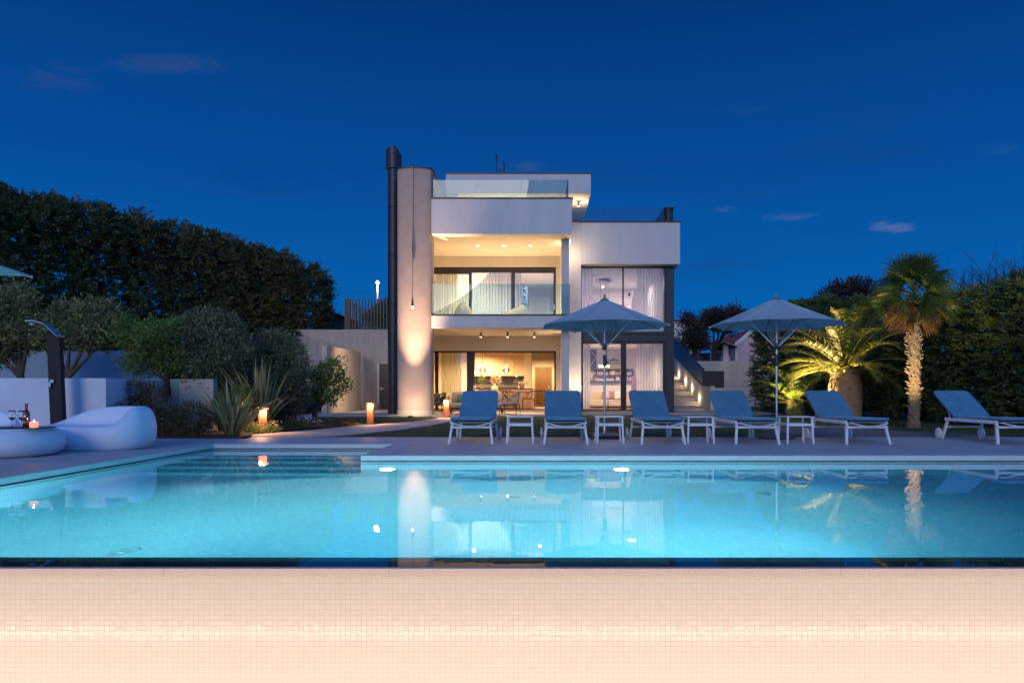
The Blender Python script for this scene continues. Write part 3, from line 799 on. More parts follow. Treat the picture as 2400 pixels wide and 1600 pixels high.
# ================================================================== side tables
def make_table():
    t = thing('side_table', '', 'side table', (0,0,0), group='small white side tables between the loungers')
    m = MB(); m.box(-.232,.232,-.232,.232,.430,.446); m.build('table_top', ALU, t, bevel=.006)
    for sx in (-1,1):
        for sy in (-1,1):
            m = MB(); m.bar((sx*.214,sy*.214,0),(sx*.196,sy*.196,.43),.030,.036); m.build('leg', ALU, t, bevel=.004)
    for sx in (-1,1):
        m = MB(); m.box(sx*.2-.012,sx*.2+.012,-.19,.19,.298,.325); m.build('side_bar', ALU, t, bevel=.003)
    m = MB(); m.box(-.19,.19,-.206,-.184,.290,.330); m.build('front_bar', ALU, t, bevel=.003)
    m = MB(); m.box(-.19,.19,.184,.206,.290,.330); m.build('front_bar', ALU, t, bevel=.003)
    return t
tb0 = make_table()
for i, (x, lb) in enumerate(((-.325,'white side table between the first two loungers, seen straight on'),
                (1.157,'white side table in front of the umbrella pole before the villa'),
                (2.64,'white side table overlapping the lounger before the outdoor stairs'),
                (4.27,'white side table overlapping the lounger before the bulbous palm'))):
    if i == 0: tb0.location = (x, 11.40, 0); tb0['label'] = lb
    else: dup(tb0, (x, 11.40, 0), 0, lb)

# ================================================================== parasols
def make_umbrella(name_label, loc, rz, round_base=False, rad=1.21, zr=2.05, za=2.56, N=8):
    t = thing('parasol', name_label, 'parasol', loc, rz, group='large parasols around the pool')
    x0, y0, z0 = loc
    def P(r, a, z): return (x0+r*math.cos(a), y0+r*math.sin(a), z0+z)
    m = MB()
    for k in range(N):
        a0 = 2*math.pi*(k+.5)/N; a1 = 2*math.pi*(k+1.5)/N
        def fn(u, v, a0=a0, a1=a1):
            p = np.array(P(rad*v, a0, 0))*(1-u) + np.array(P(rad*v, a1, 0))*u
            z = za + (zr-za)*(v**1.06) - .035*math.sin(math.pi*v)*math.sin(math.pi*u) - .012*math.sin(math.pi*v)
            if v > .98: z += .018*math.sin(math.pi*u)
            return (p[0], p[1], z)
        m.grid(fn, 8, 10)
    m.build('canopy', CANVAS, t)
    m = MB(); m.lathe([(.085,za-.028),(.075,za-.01),(.03,za+.012),(.03,za+.03),(.026,za+.06),(.016,za+.085),(.004,za+.092)], x0, y0, z0, 20)
    m.build('finial', pm('finial_plastic', (.16,.2,.22), .5), t)
    m = MB(); m.cyl((x0,y0,z0+.05),(x0,y0,z0+za-.02),.0205,n=16); m.build('pole', STEEL, t)
    m = MB(); m.lathe([(.03,1.62),(.045,1.64),(.045,1.70),(.03,1.73)], x0,y0,z0,16); m.lathe([(.028,1.32),(.033,1.33),(.033,1.52),(.028,1.53)], x0,y0,z0,16)
    m.build('hub', DARKM, t)
    m = MB(); m.box(x0+.02,x0+.045,y0-.03,y0+.03,z0+1.36,z0+1.46); m.cyl((x0+.045,y0,z0+1.40),(x0+.075,y0,z0+1.40),.012,n=10); m.build('crank', BLACKM, t)
    for k in range(N):
        a = 2*math.pi*(k+.5)/N
        m = MB(); m.bar(P(.03,a,za-.06), P(rad-.01,a,zr-.012), .014, .020); rb = m.build('rib', STEEL, t)
        m = MB(); m.bar(P(.04,a,1.68), P(.62,a,za+(zr-za)*.51-.02), .012, .016); m.build('strut', STEEL, rb)
    if round_base:
        m = MB(); m.lathe([(.31,.0),(.335,.02),(.335,.05),(.31,.075),(.12,.085),(.10,.10)], x0,y0,z0,36); m.build('base', pm('round_base_concrete', (.10,.105,.11), .8, bump=.4), t)
    else:
        m = MB(); m.box(x0-.265,x0+.265,y0-.265,y0+.265,z0+.02,z0+.085); b = m.build('base', pm('base_slab', (.20,.19,.185), .7, bump=.4), t, bevel=.01)
        m = MB()
        for sx in (-1,1):
            for sy in (-1,1): m.cyl((x0+sx*.2,y0+sy*.2,z0),(x0+sx*.2,y0+sy*.2,z0+.03),.03,n=12)
        m.build('castor', BLACKM, b)
        m = MB(); m.box(x0-.27,x0-.26,y0-.25,y0+.25,z0+.005,z0+.09); m.box(x0-.25,x0+.25,y0-.275,y0-.266,z0+.01,z0+.05); m.build('base_frame', BLACKM, b)
    m = MB(); m.lathe([(.032,.08),(.032,.20),(.027,.21)], x0,y0,z0,16); m.build('base_sleeve', STEEL, t)
    return t
u1 = make_umbrella('grey parasol standing in front of the villa windows', (1.197, 12.6, 0), R(2))
u2 = make_umbrella('pale parasol standing before the bulbous palm, on a round base', (4.32, 12.45, 0), R(12), True)
u2.rotation_euler[2] = R(14)
u3 = make_umbrella('parasol cut by the frame, only one canopy corner showing over the garden', (-6.52, 5.84, 0), R(0), False, rad=1.78, N=4)

# ================================================================== blow-moulded lounge furniture
def sstep(a, b, x):
    t = max(0, min(1, (x-a)/(b-a))); return t*t*(3-2*t)
def blob_sofa(label, cx, cy, hx, hy, seat=.355, top=.635, mirror=1, nm='lounge_sofa'):
    t = thing(nm, label, 'sofa', (cx, cy, 0), group='white blow-moulded lounge pieces on the deck')
    NA = 56; rings = []
    def hgt(a):                      # a: 0 = right (+x), 90 = back
        d = math.degrees(a) % 360
        if d > 180: d -= 360
        back = sstep(-62, -5, d) * (1 - sstep(80, 178, d))
        return seat + (top-seat)*back, back
    def ring(sc, zf, inner=False):
        r = []
        for k in range(NA):
            a = 2*math.pi*k/NA
            c, s_ = math.cos(a), math.sin(a); p = .72
            ex = math.copysign(abs(c)**p, c)*hx*mirror; ey = math.copysign(abs(s_)**p, s_)*hy
            h, bk = hgt(a); z = zf(h, bk)
            k2 = sc(bk) if callable(sc) else sc
            r.append((cx+ex*k2, cy+ey*k2, z))
        return r
    rs = [ring(.86, lambda h,b: .0), ring(.90, lambda h,b: .012), ring(.965, lambda h,b: .07), ring(1., lambda h,b: .17+.0*h), ring(.995, lambda h,b: h*.62),
          ring(lambda b: .965-.02*b, lambda h,b: h*.86), ring(lambda b: .925-.05*b, lambda h,b: h*.965), ring(lambda b: .88-.07*b, lambda h,b: h),
          ring(lambda b: .84-.10*b, lambda h,b: h*.985-.004), ring(lambda b: .80-.13*b, lambda h,b: seat+(h-seat)*.70-.006),
          ring(lambda b: .74-.12*b, lambda h,b: seat+(h-seat)*.28-.006), ring(lambda b: .66-.08*b, lambda h,b: seat-.012), ring(.40, lambda h,b: seat-.02), ring(.1, lambda h,b: seat-.02)]
    m = MB(); vs = [p for r in rs for p in r]
    fs = [(i*NA+k, i*NA+(k+1)%NA, (i+1)*NA+(k+1)%NA, (i+1)*NA+k) for i in range(len(rs)-1) for k in range(NA)]
    if mirror < 0: fs = [tuple(reversed(f)) for f in fs]
    m.add(vs, fs, True); m.add(rs[-1], [tuple(range(NA))], True); m.add(rs[0], [tuple(range(NA-1,-1,-1))])
    m.build('body', PLASTIC, t, subsurf=1)
    return t
s1 = blob_sofa('big white rounded sofa with low wrapped back, before the low walls', -6.69, 10.25, .85, .52)
s2 = blob_sofa('white rounded sofa cut by the frame behind the wine glasses', -8.3, 9.9, .62, .52, top=.60, mirror=-1)
t = thing('lounge_table', 'round white moulded coffee table carrying the drinks tray', 'coffee table', (-7.13, 9.12, 0))
m = MB(); m.lathe([(.50,0),(.56,.012),(.63,.06),(.665,.15),(.655,.24),(.60,.325),(.57,.345)], -7.13, 9.12, 0, 64); m.build('body', PLASTIC, t)
m = MB(); m.lathe([(.555,.345),(.572,.349),(.572,.362),(.560,.368)], -7.13, 9.12, 0, 64); m.build('table_top', PLASTIC, t)
ZT = .3685
# tray, glasses, bottle, candle
ty = 9.02
m = MB(); x0, x1 = X(-30, ty), X(110, ty)
m.slab(x1-x0, .42, .012, .06, Matrix.Translation(((x0+x1)/2, ty, ZT+.008)), 5)
o = m.build('serving_tray', pm('tray_dark_wood', (.045,.022,.018), .35, var=.3), bevel=.003); tag(o, 'dark serving tray on the white coffee table', 'tray')
ZB = ZT+.0145
GL = None
def glassm():
    m, nt, out = nodes('drinking_glass'); g = G(nt)
    g.set(out.inputs[0], g.n('ShaderNodeBsdfGlass', {'Color': (1,1,1,1), 'Roughness': 0., 'IOR': 1.45})); return m
GL = glassm()
WINE = pm('red_wine', (.10,.008,.01), .1, var=0, coat=.5)
def wineglass(px, y, label):
    x = X(px, y)
    t = thing('wine_glass', label, 'wine glass', (x, y, ZB), group='wine glasses on the tray')
    m = MB(); pr = [(.034,0),(.034,.002),(.008,.006),(.0045,.015),(.0040,.085),(.010,.096),(.030,.112),(.0435,.140),(.0450,.160),(.040,.198),(.0365,.222)]
    pin = [(.0350,.222),(.0385,.198),(.0435,.160),(.042,.141),(.029,.1145),(.010,.100),(.001,.099)]
    m.lathe(pr+pin, x, y, ZB, 32, cap=False); m.build('bowl', GL, t)
    m = MB(); m.lathe([(.001,.1005),(.0095,.1015),(.0275,.115),(.0375,.1325),(.001,.1330)], x, y, ZB, 24, cap=False); m.build('wine', WINE, t)
    return t
wineglass(28, 9.00, 'wine glass standing apart from the bottle on the tray')
wineglass(51, 8.95, 'wine glass overlapping the dark bottle')
x, y = X(62, 9.06), 9.06
t = thing('wine_bottle', 'dark wine bottle with foil neck on the tray', 'bottle', (x,y,ZB))
m = MB(); m.lathe([(.038,0),(.041,.006),(.041,.155),(.037,.185),(.020,.225),(.0150,.245)], x, y, ZB, 28); m.build('body', pm('bottle_glass', (.02,.006,.006), .08, var=0, coat=1.), t)
m = MB(); m.lathe([(.0155,.245),(.0158,.285),(.0185,.288),(.0190,.306),(.0165,.310),(.004,.312)], x, y, ZB, 24); m.build('foil', pm('bottle_foil', (.16,.03,.045), .35, metal=.4), t)
m = MB(); m.box(x-.020, x+.012, y-.0425, y-.041, ZB+.055, ZB+.08); m.build('paper_label', pm('bottle_label', (.42,.36,.33), .7), t)
x, y = X(79.5, 9.0), 9.0
t = thing('candle', 'lit pink candle burning beside the bottle', 'candle', (x,y,ZB))
m = MB(); m.lathe([(.046,0),(.050,.03),(.0515,.070),(.047,.072),(.020,.064)], x, y, ZB, 28)
m.build('wax', pm('candle_wax', (.80,.42,.36), .5, var=.03, em=(1.,.30,.18), es=1.1), t)
m = MB(); m.lathe([(.001,0),(.006,.006),(.0055,.014),(.001,.028)], x, y, ZB+.068, 12); m.build('flame', emis('candle_flame', (1.,.55,.2), 40), t)
light('candle_light', 'POINT', (x, y-.0, ZB+.11), 1.1, (1.,.5,.25), t, radius=.012)

# ================================================================== bollard lamps along the path
def bollard(px, D, zt, label, e=26):
    x = X(px, D)
    t = thing('bollard_lamp', label, 'garden lamp', (x, D, 0), R(rnd.uniform(-4,4)), group='square bollard lamps along the garden path')
    m = MB(); m.box(x-.088, x+.088, D-.05, D+.05, -.02, zt-.055); m.build('post', COPPER, t, bevel=.004)
    m = MB(); m.box(x-.092, x+.092, D-.125, D+.055, zt-.022, zt); m.build('cap', COPPER, t, bevel=.003)
    m = MB(); m.box(x-.086, x+.086, D-.048, D+.048, zt-.0545, zt-.0225); m.build('light_slot', emis('bollard_glow', (1.,.40,.16), 1.8), t)
    light('bollard_light', 'AREA', (x, D-.098, zt-.03), e, (1.,.50,.26), t, (x, D-.12, 0), size=.14, size_y=.03)
    light('bollard_glow_light', 'POINT', (x, D-.17, zt-.07), 9, (1.,.55,.28), t, radius=.03)
    return t
bollard(618, 14.45, .53, 'copper brown bollard lamp beside the spiky flax', 20)
bollard(868.7, 18.5, .56, 'bollard lamp in the middle of the path, before the tower', 20)
bollard(1046.5, 22.7, .60, 'farthest bollard lamp, at the loggia edge beside the tower', 20)

# ================================================================== shower column
t = thing('garden_shower', 'leaning dark shower column with bent metal head', 'outdoor shower', (X(130,12.2), 12.2, 0))
SH = 12.2
def shx(z): return X(135.5,SH) + (X(127.5,SH)-X(135.5,SH))*(z-Z(975,SH))/(Z(785,SH)-Z(975,SH))
zt = Z(778, SH)
m = MB(); m.hex = None
w = .115
zb = 0
vs = [(shx(zb)-w, SH-.04, zb),(shx(zb)+w, SH-.04, zb),(shx(zb)+w, SH+.06, zb),(shx(zb)-w, SH+.06, zb),
      (shx(zt)-w, SH-.04, zt),(shx(zt)+w, SH-.04, zt-.10),(shx(zt)+w, SH+.06, zt-.10),(shx(zt)-w, SH+.06, zt)]
m.add(vs, [(0,3,2,1),(4,5,6,7),(0,1,5,4),(1,2,6,5),(2,3,7,6),(3,0,4,7)])
m.build('column', pm('shower_dark_stone', (.022,.018,.018), .8, var=.3, vs=40, bump=.4), t, bevel=.004)
ax = [(142,787),(110,758),(88,751),(68,752)]
m = MB()
pts = [(X(a,SH), Z(b,SH)) for a, b in ax]
top = pts + [(p[0]+.008, p[1]-.022) for p in reversed(pts)]
m.prism_y(top, SH-.11, SH+.10); m.build('shower_arm', pm('brushed_copper_steel', (.60,.50,.42), .22, metal=.95, var=.08), t, bevel=.002)
m = MB(); m.lathe([(.055,0),(.055,-.03),(.045,-.04)], X(76,SH), SH, Z(757,SH)-.002, 20); m.build('shower_head', STEEL, t)
m = MB(); zc = Z(893,SH); xc = shx(zc)-.03
m.cyl((xc,SH-.041,zc),(xc,SH-.075,zc),.032,n=20); m.box(xc-.045,xc-.008,SH-.09,SH-.06,zc-.10,zc-.01); m.build('mixer_tap', STEEL, t, bevel=.004)

# ================================================================== low walls on the left
LOWW = WHITE
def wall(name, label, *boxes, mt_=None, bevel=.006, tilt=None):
    m = MB()
    for b in boxes: m.box(*b)
    o = m.build(name, mt_ or GWHITE, bevel=bevel); tag(o, label, 'wall'); o['kind'] = 'thing'; return o
D = 12.62
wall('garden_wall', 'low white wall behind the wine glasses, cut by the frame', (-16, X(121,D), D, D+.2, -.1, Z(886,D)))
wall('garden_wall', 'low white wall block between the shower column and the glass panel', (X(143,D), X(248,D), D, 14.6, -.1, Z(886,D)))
wall('garden_wall', 'dark low concrete wall behind the creeping shrub', (X(290,14.6), X(500,14.6), 14.6, 14.8, -.1, Z(888,14.6)), mt_=CONC)
m = MB(); m.box(X(278,14.0), X(420,14.0), 14.0, 14.014, .0, Z(889,14.0)); o = m.build('glass_fence', GLASS); tag(o, 'clear glass fence panel beside the white wall block', 'glass fence')
D = 17.0
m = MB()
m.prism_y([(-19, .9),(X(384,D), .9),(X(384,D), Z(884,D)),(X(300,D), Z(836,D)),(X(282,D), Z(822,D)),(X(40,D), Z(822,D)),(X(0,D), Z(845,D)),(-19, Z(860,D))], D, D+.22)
o = m.build('ramp_wall', pm('shaded_white_wall', (.26,.36,.48), .85, var=.05, vs=1), bevel=.006); tag(o, 'long white stair wall with sloping end behind the garden trees', 'wall')  # white wall; the trees' shade is put into its blue-grey base colour
# lit free-standing wall left of the tower
m = MB()
xa, xb = X(766,25.7), X(845.7,32.4)
za, zb = Z(808,25.7), Z(825,32.4)
vs = [(xa-.2,25.7,-.05),(xa,25.7,-.05),(xb,32.4,-.05),(xb-.25,32.4,-.05),(xa-.2,25.7,za),(xa,25.7,za),(xb,32.4,zb),(xb-.25,32.4,zb)]
m.add(vs, [(0,3,2,1),(4,5,6,7),(0,1,5,4),(1,2,6,5),(2,3,7,6),(3,0,4,7)])
BEIGE = pm('board_marked_concrete', (.56,.50,.42), .85, var=.12, vs=1.4, bump=.5, bs=18, aniso=(1,3,.3))
o = m.build('screen_wall', BEIGE, bevel=.01); tag(o, 'lit free-standing concrete wall left of the plaster tower', 'wall')
t = thing('wall_lamp', 'small lamp by the path that lights the free-standing concrete wall', 'wall lamp', (-5.6, 27.2, 0))
m = MB(); m.box(-5.62,-5.50,27.1,27.3,1.9,2.0); m.build('housing', BLACKM, t)
light('wall_light', 'SPOT', (-5.66,27.4,1.88), 330, (1.,.68,.42), t, (-8.2,28.6,1.1), spot=120, blend=.9, radius=.05)
# retaining wall with door and railing
m = MB(); D = 33.0
m.box(-12.5, X(889,D), D, D+.3, -.1, Z(772,D)); m.box(X(889,D), -5.35, D, D+.3, Z(853,D), Z(772,D))
o = m.build('retaining_wall', CONC, bevel=.01); tag(o, 'tall grey concrete wall behind the free-standing wall', 'wall')
m = MB(); m.box(X(889,D)-.0, -5.36, D+.05, D+.1, .03, Z(853,D)-.01); o = m.build('service_door', pm('grey_door_paint', (.08,.075,.075), .5)); tag(o, 'dark grey service door in the concrete wall beside the flue', 'door')
m = MB(); m.box(X(893,D), X(893,D)+.14, D+.0, D+.05, 1.0, 1.03); m.box(X(893,D)-.03, X(893,D)+.02, D+.03, D+.05, .95, 1.08); h_ = m.build('handle', HANDLE, o)
o2 = vbox('door_frame', ALU, (X(889,D)-.09, X(889,D)-.005, D-.02, D+.02, .0, Z(853,D)+.05), parent=o)
# plinth ledge under the wall
m = MB(); m.box(X(848,32.2), X(885,32.2), 32.2, 32.95, 0, .28); o = m.build('concrete_step', CONC, bevel=.01); tag(o, 'low concrete ledge at the foot of the grey wall', 'ledge')
fence = thing('slat_railing', 'railing of tall dark vertical slats above the grey wall', 'railing', (X(858,33.15), 33.15, Z(772,33)))
m = MB(); m.box(X(808,33.15), X(822,33.15), 33.1, 33.2, Z(772,33), Z(699,33.15)); m.build('post', BLACKM, fence)
SLAT = pm('slat_metal', (.10,.095,.085), .5, metal=.3)
for k in range(14):
    px = 826 + k*7.35
    if px > 926: break
    m = MB(); m.box(X(px,33.15)-.02, X(px,33.15)+.02, 33.1, 33.22, Z(772,33), Z(700,33.15)); m.build('slat', SLAT, fence)
m = MB(); m.box(X(808,33.15), -5.4, 33.12, 33.18, Z(772,33)+.001, Z(770,33)); m.build('rail', BLACKM, fence)
m = MB()
for k in range(30):
    D = 33.3 + k*.45; x = X(816,33.3)-.02*k
    m.box(x-.02, x+.02, D-.05, D+.05, 3.8, 5.36)
o = m.build('rear_railing', BLACKM); tag(o, 'dark slat railing running back from the corner post', 'railing')
# outbuildings left of the tower
m = MB(); D = 38
m.box(X(735,D), X(803,D), D, D+4, 2.5, Z(745,D)); sh = m.build('shed', pm('shed_dark_render', (.09,.085,.08), .9)); tag(sh, 'small dark shed between the hedge end and the railing', 'shed')
m = MB(); m.prism_y([(X(735,D), Z(726,D)),(X(770,D), Z(727,D)),(X(808,D), Z(741,D)),(X(808,D), Z(745,D)),(X(735,D), Z(745,D))], D-.3, D+4.2); m.build('roof', BLACKM, sh)
D = 52
RED = pm('red_roof_tiles', (.22,.06,.05), .8, var=.25, vs=3, bump=1.5, bs=12, aniso=(6,1,1))
t = thing('neighbour_house', 'dark house with red tiled roof behind the railing, beside the tower', 'house', (X(900,D), D, 0))
m = MB()
m.add([(X(845,D),D,Z(741,D)),(X(960,D),D,Z(741,D)),(X(960,D),D+4,Z(692,D)*1.0+.3),(X(872,D),D+4,Z(692,D)+.3)], [(0,1,2,3)])
m.add([(X(845,D),D,Z(744,D)),(X(845,D)-.1,D+8,Z(744,D)),(X(872,D),D+4,Z(692,D)+.3),(X(845,D),D,Z(741,D))], [(0,3,2,1)])
m.build('roof', RED, t, solid=.12)
m = MB(); m.box(X(850,D), X(960,D), D+.3, D+8, 0, Z(744,D)); m.build('wall', pm('neighbour_wall', (.25,.22,.2), .9), t)
# street lamp
D = 45; x = X(885,D)
t = thing('street_lamp', 'lit street lamp on a white pole left of the dark flue', 'street lamp', (x, D, 2.5))
m = MB(); m.tube([(x,D,2.5),(x,D,Z(664,D))],[.085,.05],12); m.build('pole', pm('lamp_pole_white', (.8,.78,.74), .5), t)
m = MB(); m.lathe([(.03,.22),(.10,.16),(.13,.12),(.13,.08)], x, D, Z(664,D), 24); m.build('lamp_head', ALU, t)
m = MB(); m.lathe([(.12,.079),(.115,.0),(.05,-.03)], x, D, Z(664,D), 24); m.build('lens', emis('street_lamp_glow', (1.,.72,.38), 7), t)
light('street_light', 'POINT', (x, D-.35, Z(664,D)-.1), 110, (1.,.66,.34), t, radius=.12)

# ================================================================== stairs at the right of the house
t = thing('outdoor_stairs', 'lit outdoor stone stairs climbing behind the dark corner pillar', 'stairs', (6.6, 33, 0))
STP = pm('stair_stone', (.42,.38,.34), .75, var=.12, vs=3, bump=.3)
SX = 7.73; y0 = 32.8; run = .60; rise = .165
for k in range(12):
    m = MB(); m.box(5.6, SX, y0+k*run, y0+14, .03+k*rise, .03+(k+1)*rise-.05); m.box(5.6, SX, y0+k*run-.04, y0+k*run+run+.02, .03+(k+1)*rise-.05, .03+(k+1)*rise)
    m.build('step', STP, t)
def sz(y): return .03 + (y-y0)/run*rise
ye = y0+7.2
m = MB()
m.prism_x([(y0-1.9,-.05),(ye,-.05),(ye,sz(ye)+1.0),(y0-.3,Z(905,y0-.3)),(y0-1.9,Z(905,y0-.3))], SX, SX+.2)
m.build('side_wall', BEIGE, t)
m = MB(); yc = y0-.3
m.box(SX+.2, X(1700,yc), yc, yc+.2, -.05, Z(911,yc)); m.build('front_wall', BEIGE, t)
m = MB()
m.prism_x([(yc+.0,Z(905,yc)+.002),(ye,sz(ye)+1.002),(ye,sz(ye)+2.1),(yc,Z(866,yc))], SX+.02, SX+.12)
m.box(SX+.12, X(1698,yc), yc+.05, yc+.11, Z(911,yc)+.05, Z(869,yc)); m.build('dark_railing_panel', DARKM, t)
for (px, py) in ((1591,877),(1607,892),(1622,908),(1639,931)):
    D = SX*F/(px-CX); z = Z(py, D)
    l = thing('step_light', {1591:'topmost step light set in the stair side wall',1607:'second highest step light in the stair side wall',1622:'second lowest step light in the stair side wall',1639:'lowest step light in the stair side wall'}[px], 'step light', (SX, D, z), group='small round lights in the stair wall')
    m = MB(); m.tube([(SX-.001,D,z),(SX-.012,D,z)],[.055,.045],16); m.build('trim_ring', ALU, l)
    m = MB(); m.tube([(SX-.0125,D,z),(SX-.02,D,z)],[.04,.03],16); m.build('lens', emis('step_light_glow', (1.,.80,.50), 30), l)
    light('step_lamp', 'POINT', (SX-.09, D, z-.02), 11, (1.,.75,.48), l, radius=.03)
# retaining wall behind, ribbed top
D = 41
m = MB(); m.box(X(1600,D), 16, D, D+.4, -.1, Z(846,D))
x = X(1622,D)
o = m.build('beige_retaining_wall', BEIGE); tag(o, 'long beige retaining wall with ribbed face behind the stairs', 'wall')
m = MB()
while x < 15:
    m.box(x, x+.05, D-.04, D, Z(905,D), Z(850,D)); x += .16
m.build('rib_moulding', BEIGE, o)
struct(MB().box(X(1580,41.4), 40, 41.4, 80, 1.5, Z(850,41)), 'upper_terrace_ground', SOIL)
# pergola, pink house, white house beyond
D = 46
t = thing('garden_pavilion', 'open garden pavilion with gabled roof and stone columns on the terrace', 'pavilion', (X(1695,D), D, 2.5))
PAVW = pm('pavilion_plaster', (.75,.64,.58), .9)
zb_ = Z(842, D)
for (a, b, dy) in ((1669,1679,.3),(1695,1707,0),(1725,1731,.2)):
    m = MB(); m.box(X(a,D), X(b,D), D+dy, D+dy+.3, 2.5, Z(806,D)); m.build('column', PAVW, t)
RF = pm('pavilion_roof_wood', (.16,.09,.06), .8, var=.2)
m = MB(); z1, z2 = Z(816,D), Z(800,D)
m.prism_y([(X(1663,D), z1-.08),(X(1691,D), z2-.08),(X(1726,D), Z(811,D)-.08),(X(1726,D), Z(811,D)),(X(1691,D), z2),(X(1663,D), z1)], D-.4, D+4); m.build('roof', RF, t)
m = MB(); m.bar((X(1663,D),D-.42,z1-.04),(X(1691,D),D-.42,z2-.04),.06,.16,up=(0,1,0)); m.bar((X(1691,D),D-.42,z2-.04),(X(1726,D),D-.42,Z(811,D)-.04),.06,.16,up=(0,1,0)); m.build('gable_trim', PAVW, t)
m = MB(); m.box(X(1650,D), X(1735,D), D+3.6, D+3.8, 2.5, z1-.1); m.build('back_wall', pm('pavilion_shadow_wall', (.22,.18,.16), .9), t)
m = MB(); pts = [(X(1712,D)+ .32*math.cos(a), zb_-.05+.62*math.sin(a)) for a in [math.pi*k/10 for k in range(11)]]; m.prism_y(pts, D+1.2, D+1.6); m.build('stone_oven', PAVW, t)
D = 50
t = thing('pink_house', 'pink rendered house gable with red roof behind the pavilion', 'house', (X(1760,D), D, 2))
m = MB(); m.prism_y([(X(1729,D), 1.5),(X(1830,D),1.5),(X(1830,D),Z(770,D)),(X(1770,D),Z(773,D)),(X(1729,D),Z(806,D))], D, D+8); m.build('wall', pm('pink_render', (.66,.44,.46), .85), t)
m = MB(); m.bar((X(1723,D),D-.1,Z(808,D)),(X(1768,D),D-.1,Z(771,D)),.3,.12,up=(0,1,0)); m.build('verge', pm('white_verge', (.7,.66,.62), .7), t)
m = MB(); m.prism_y([(X(1690,D),Z(800,D)),(X(1729,D),Z(803,D)),(X(1768,D),Z(772,D)),(X(1768,D),Z(768,D)),(X(1724,D),Z(797,D)),(X(1697,D),Z(792,D))], D+.2, D+9); m.build('roof', RED, t)
D = 60
t = thing('white_house', 'distant white house with flat roof between pillar and olive trees', 'house', (X(1600,D), D, 0))
m = MB(); m.box(X(1560,D), X(1648,D), D, D+8, 0, Z(752,D)); m.build('wall', WHITE, t)
m = MB(); m.box(X(1570,D), X(1652,D), D-.3, D+8.3, Z(752,D), Z(749,D)); m.build('roof', pm('dim_red_roof', (.2,.08,.07), .8), t)
m = MB(); m.box(X(1607,D), X(1614,D), D+2, D+3, Z(749,D), Z(741,D)); m.build('chimney', RED, t)
# ================================================================== vegetation
CONIF = leafmat('cypress_foliage', (.035,.050,.022), (.22,.24,.10), .6, .2)
CONIF2 = leafmat('hedge_foliage', (.030,.058,.018), (.17,.25,.085), .6, .25)
BROAD = leafmat('broad_foliage', (.06,.075,.025), (.34,.36,.14), .5, .25, tip=(.22,.18,.05))
LEMON = leafmat('lemon_foliage', (.045,.085,.018), (.26,.38,.09), .45, .3)
TOPI = leafmat('topiary_foliage', (.040,.052,.030), (.26,.29,.15), .5, .2)
DARKB = leafmat('dark_shrub_foliage', (.03,.030,.018), (.17,.13,.065), .6, .2)
OLIVE = leafmat('olive_foliage', (0.019,0.019,0.019), (0.088,0.072,0.061), .6, .2)
PALML = leafmat('palm_leaflets', (.07,.09,.012), (.24,.26,.045), .4, .35)
FANL = leafmat('fan_palm_leaves', (.030,.060,.012), (.12,.19,.045), .35, .35)
FAND = leafmat('fan_palm_dead_leaves', (.14,.065,.02), (.34,.19,.07), .6, .35)
FLAXM = leafmat('flax_blades', (.16,.17,.06), (.50,.47,.22), .4, .3, tip=(.42,.30,.10))
BARK = pm('bark', (.10,.075,.055), .9, var=.3, vs=8, bump=2, bs=30, aniso=(1,1,.3))
BARKD = pm('dark_bark', (.045,.035,.03), .9, var=.3, vs=8, bump=2, bs=30, aniso=(1,1,.3))
PALMT = pm('palm_trunk_bark', (.30,.20,.13), .9, var=.3, vs=5, bump=2.5, bs=16, aniso=(1,1,2.2))
FIBRE = pm('fan_palm_fibre', (.24,.17,.10), .95, var=.35, vs=9, bump=3, bs=40, aniso=(1,1,.4))

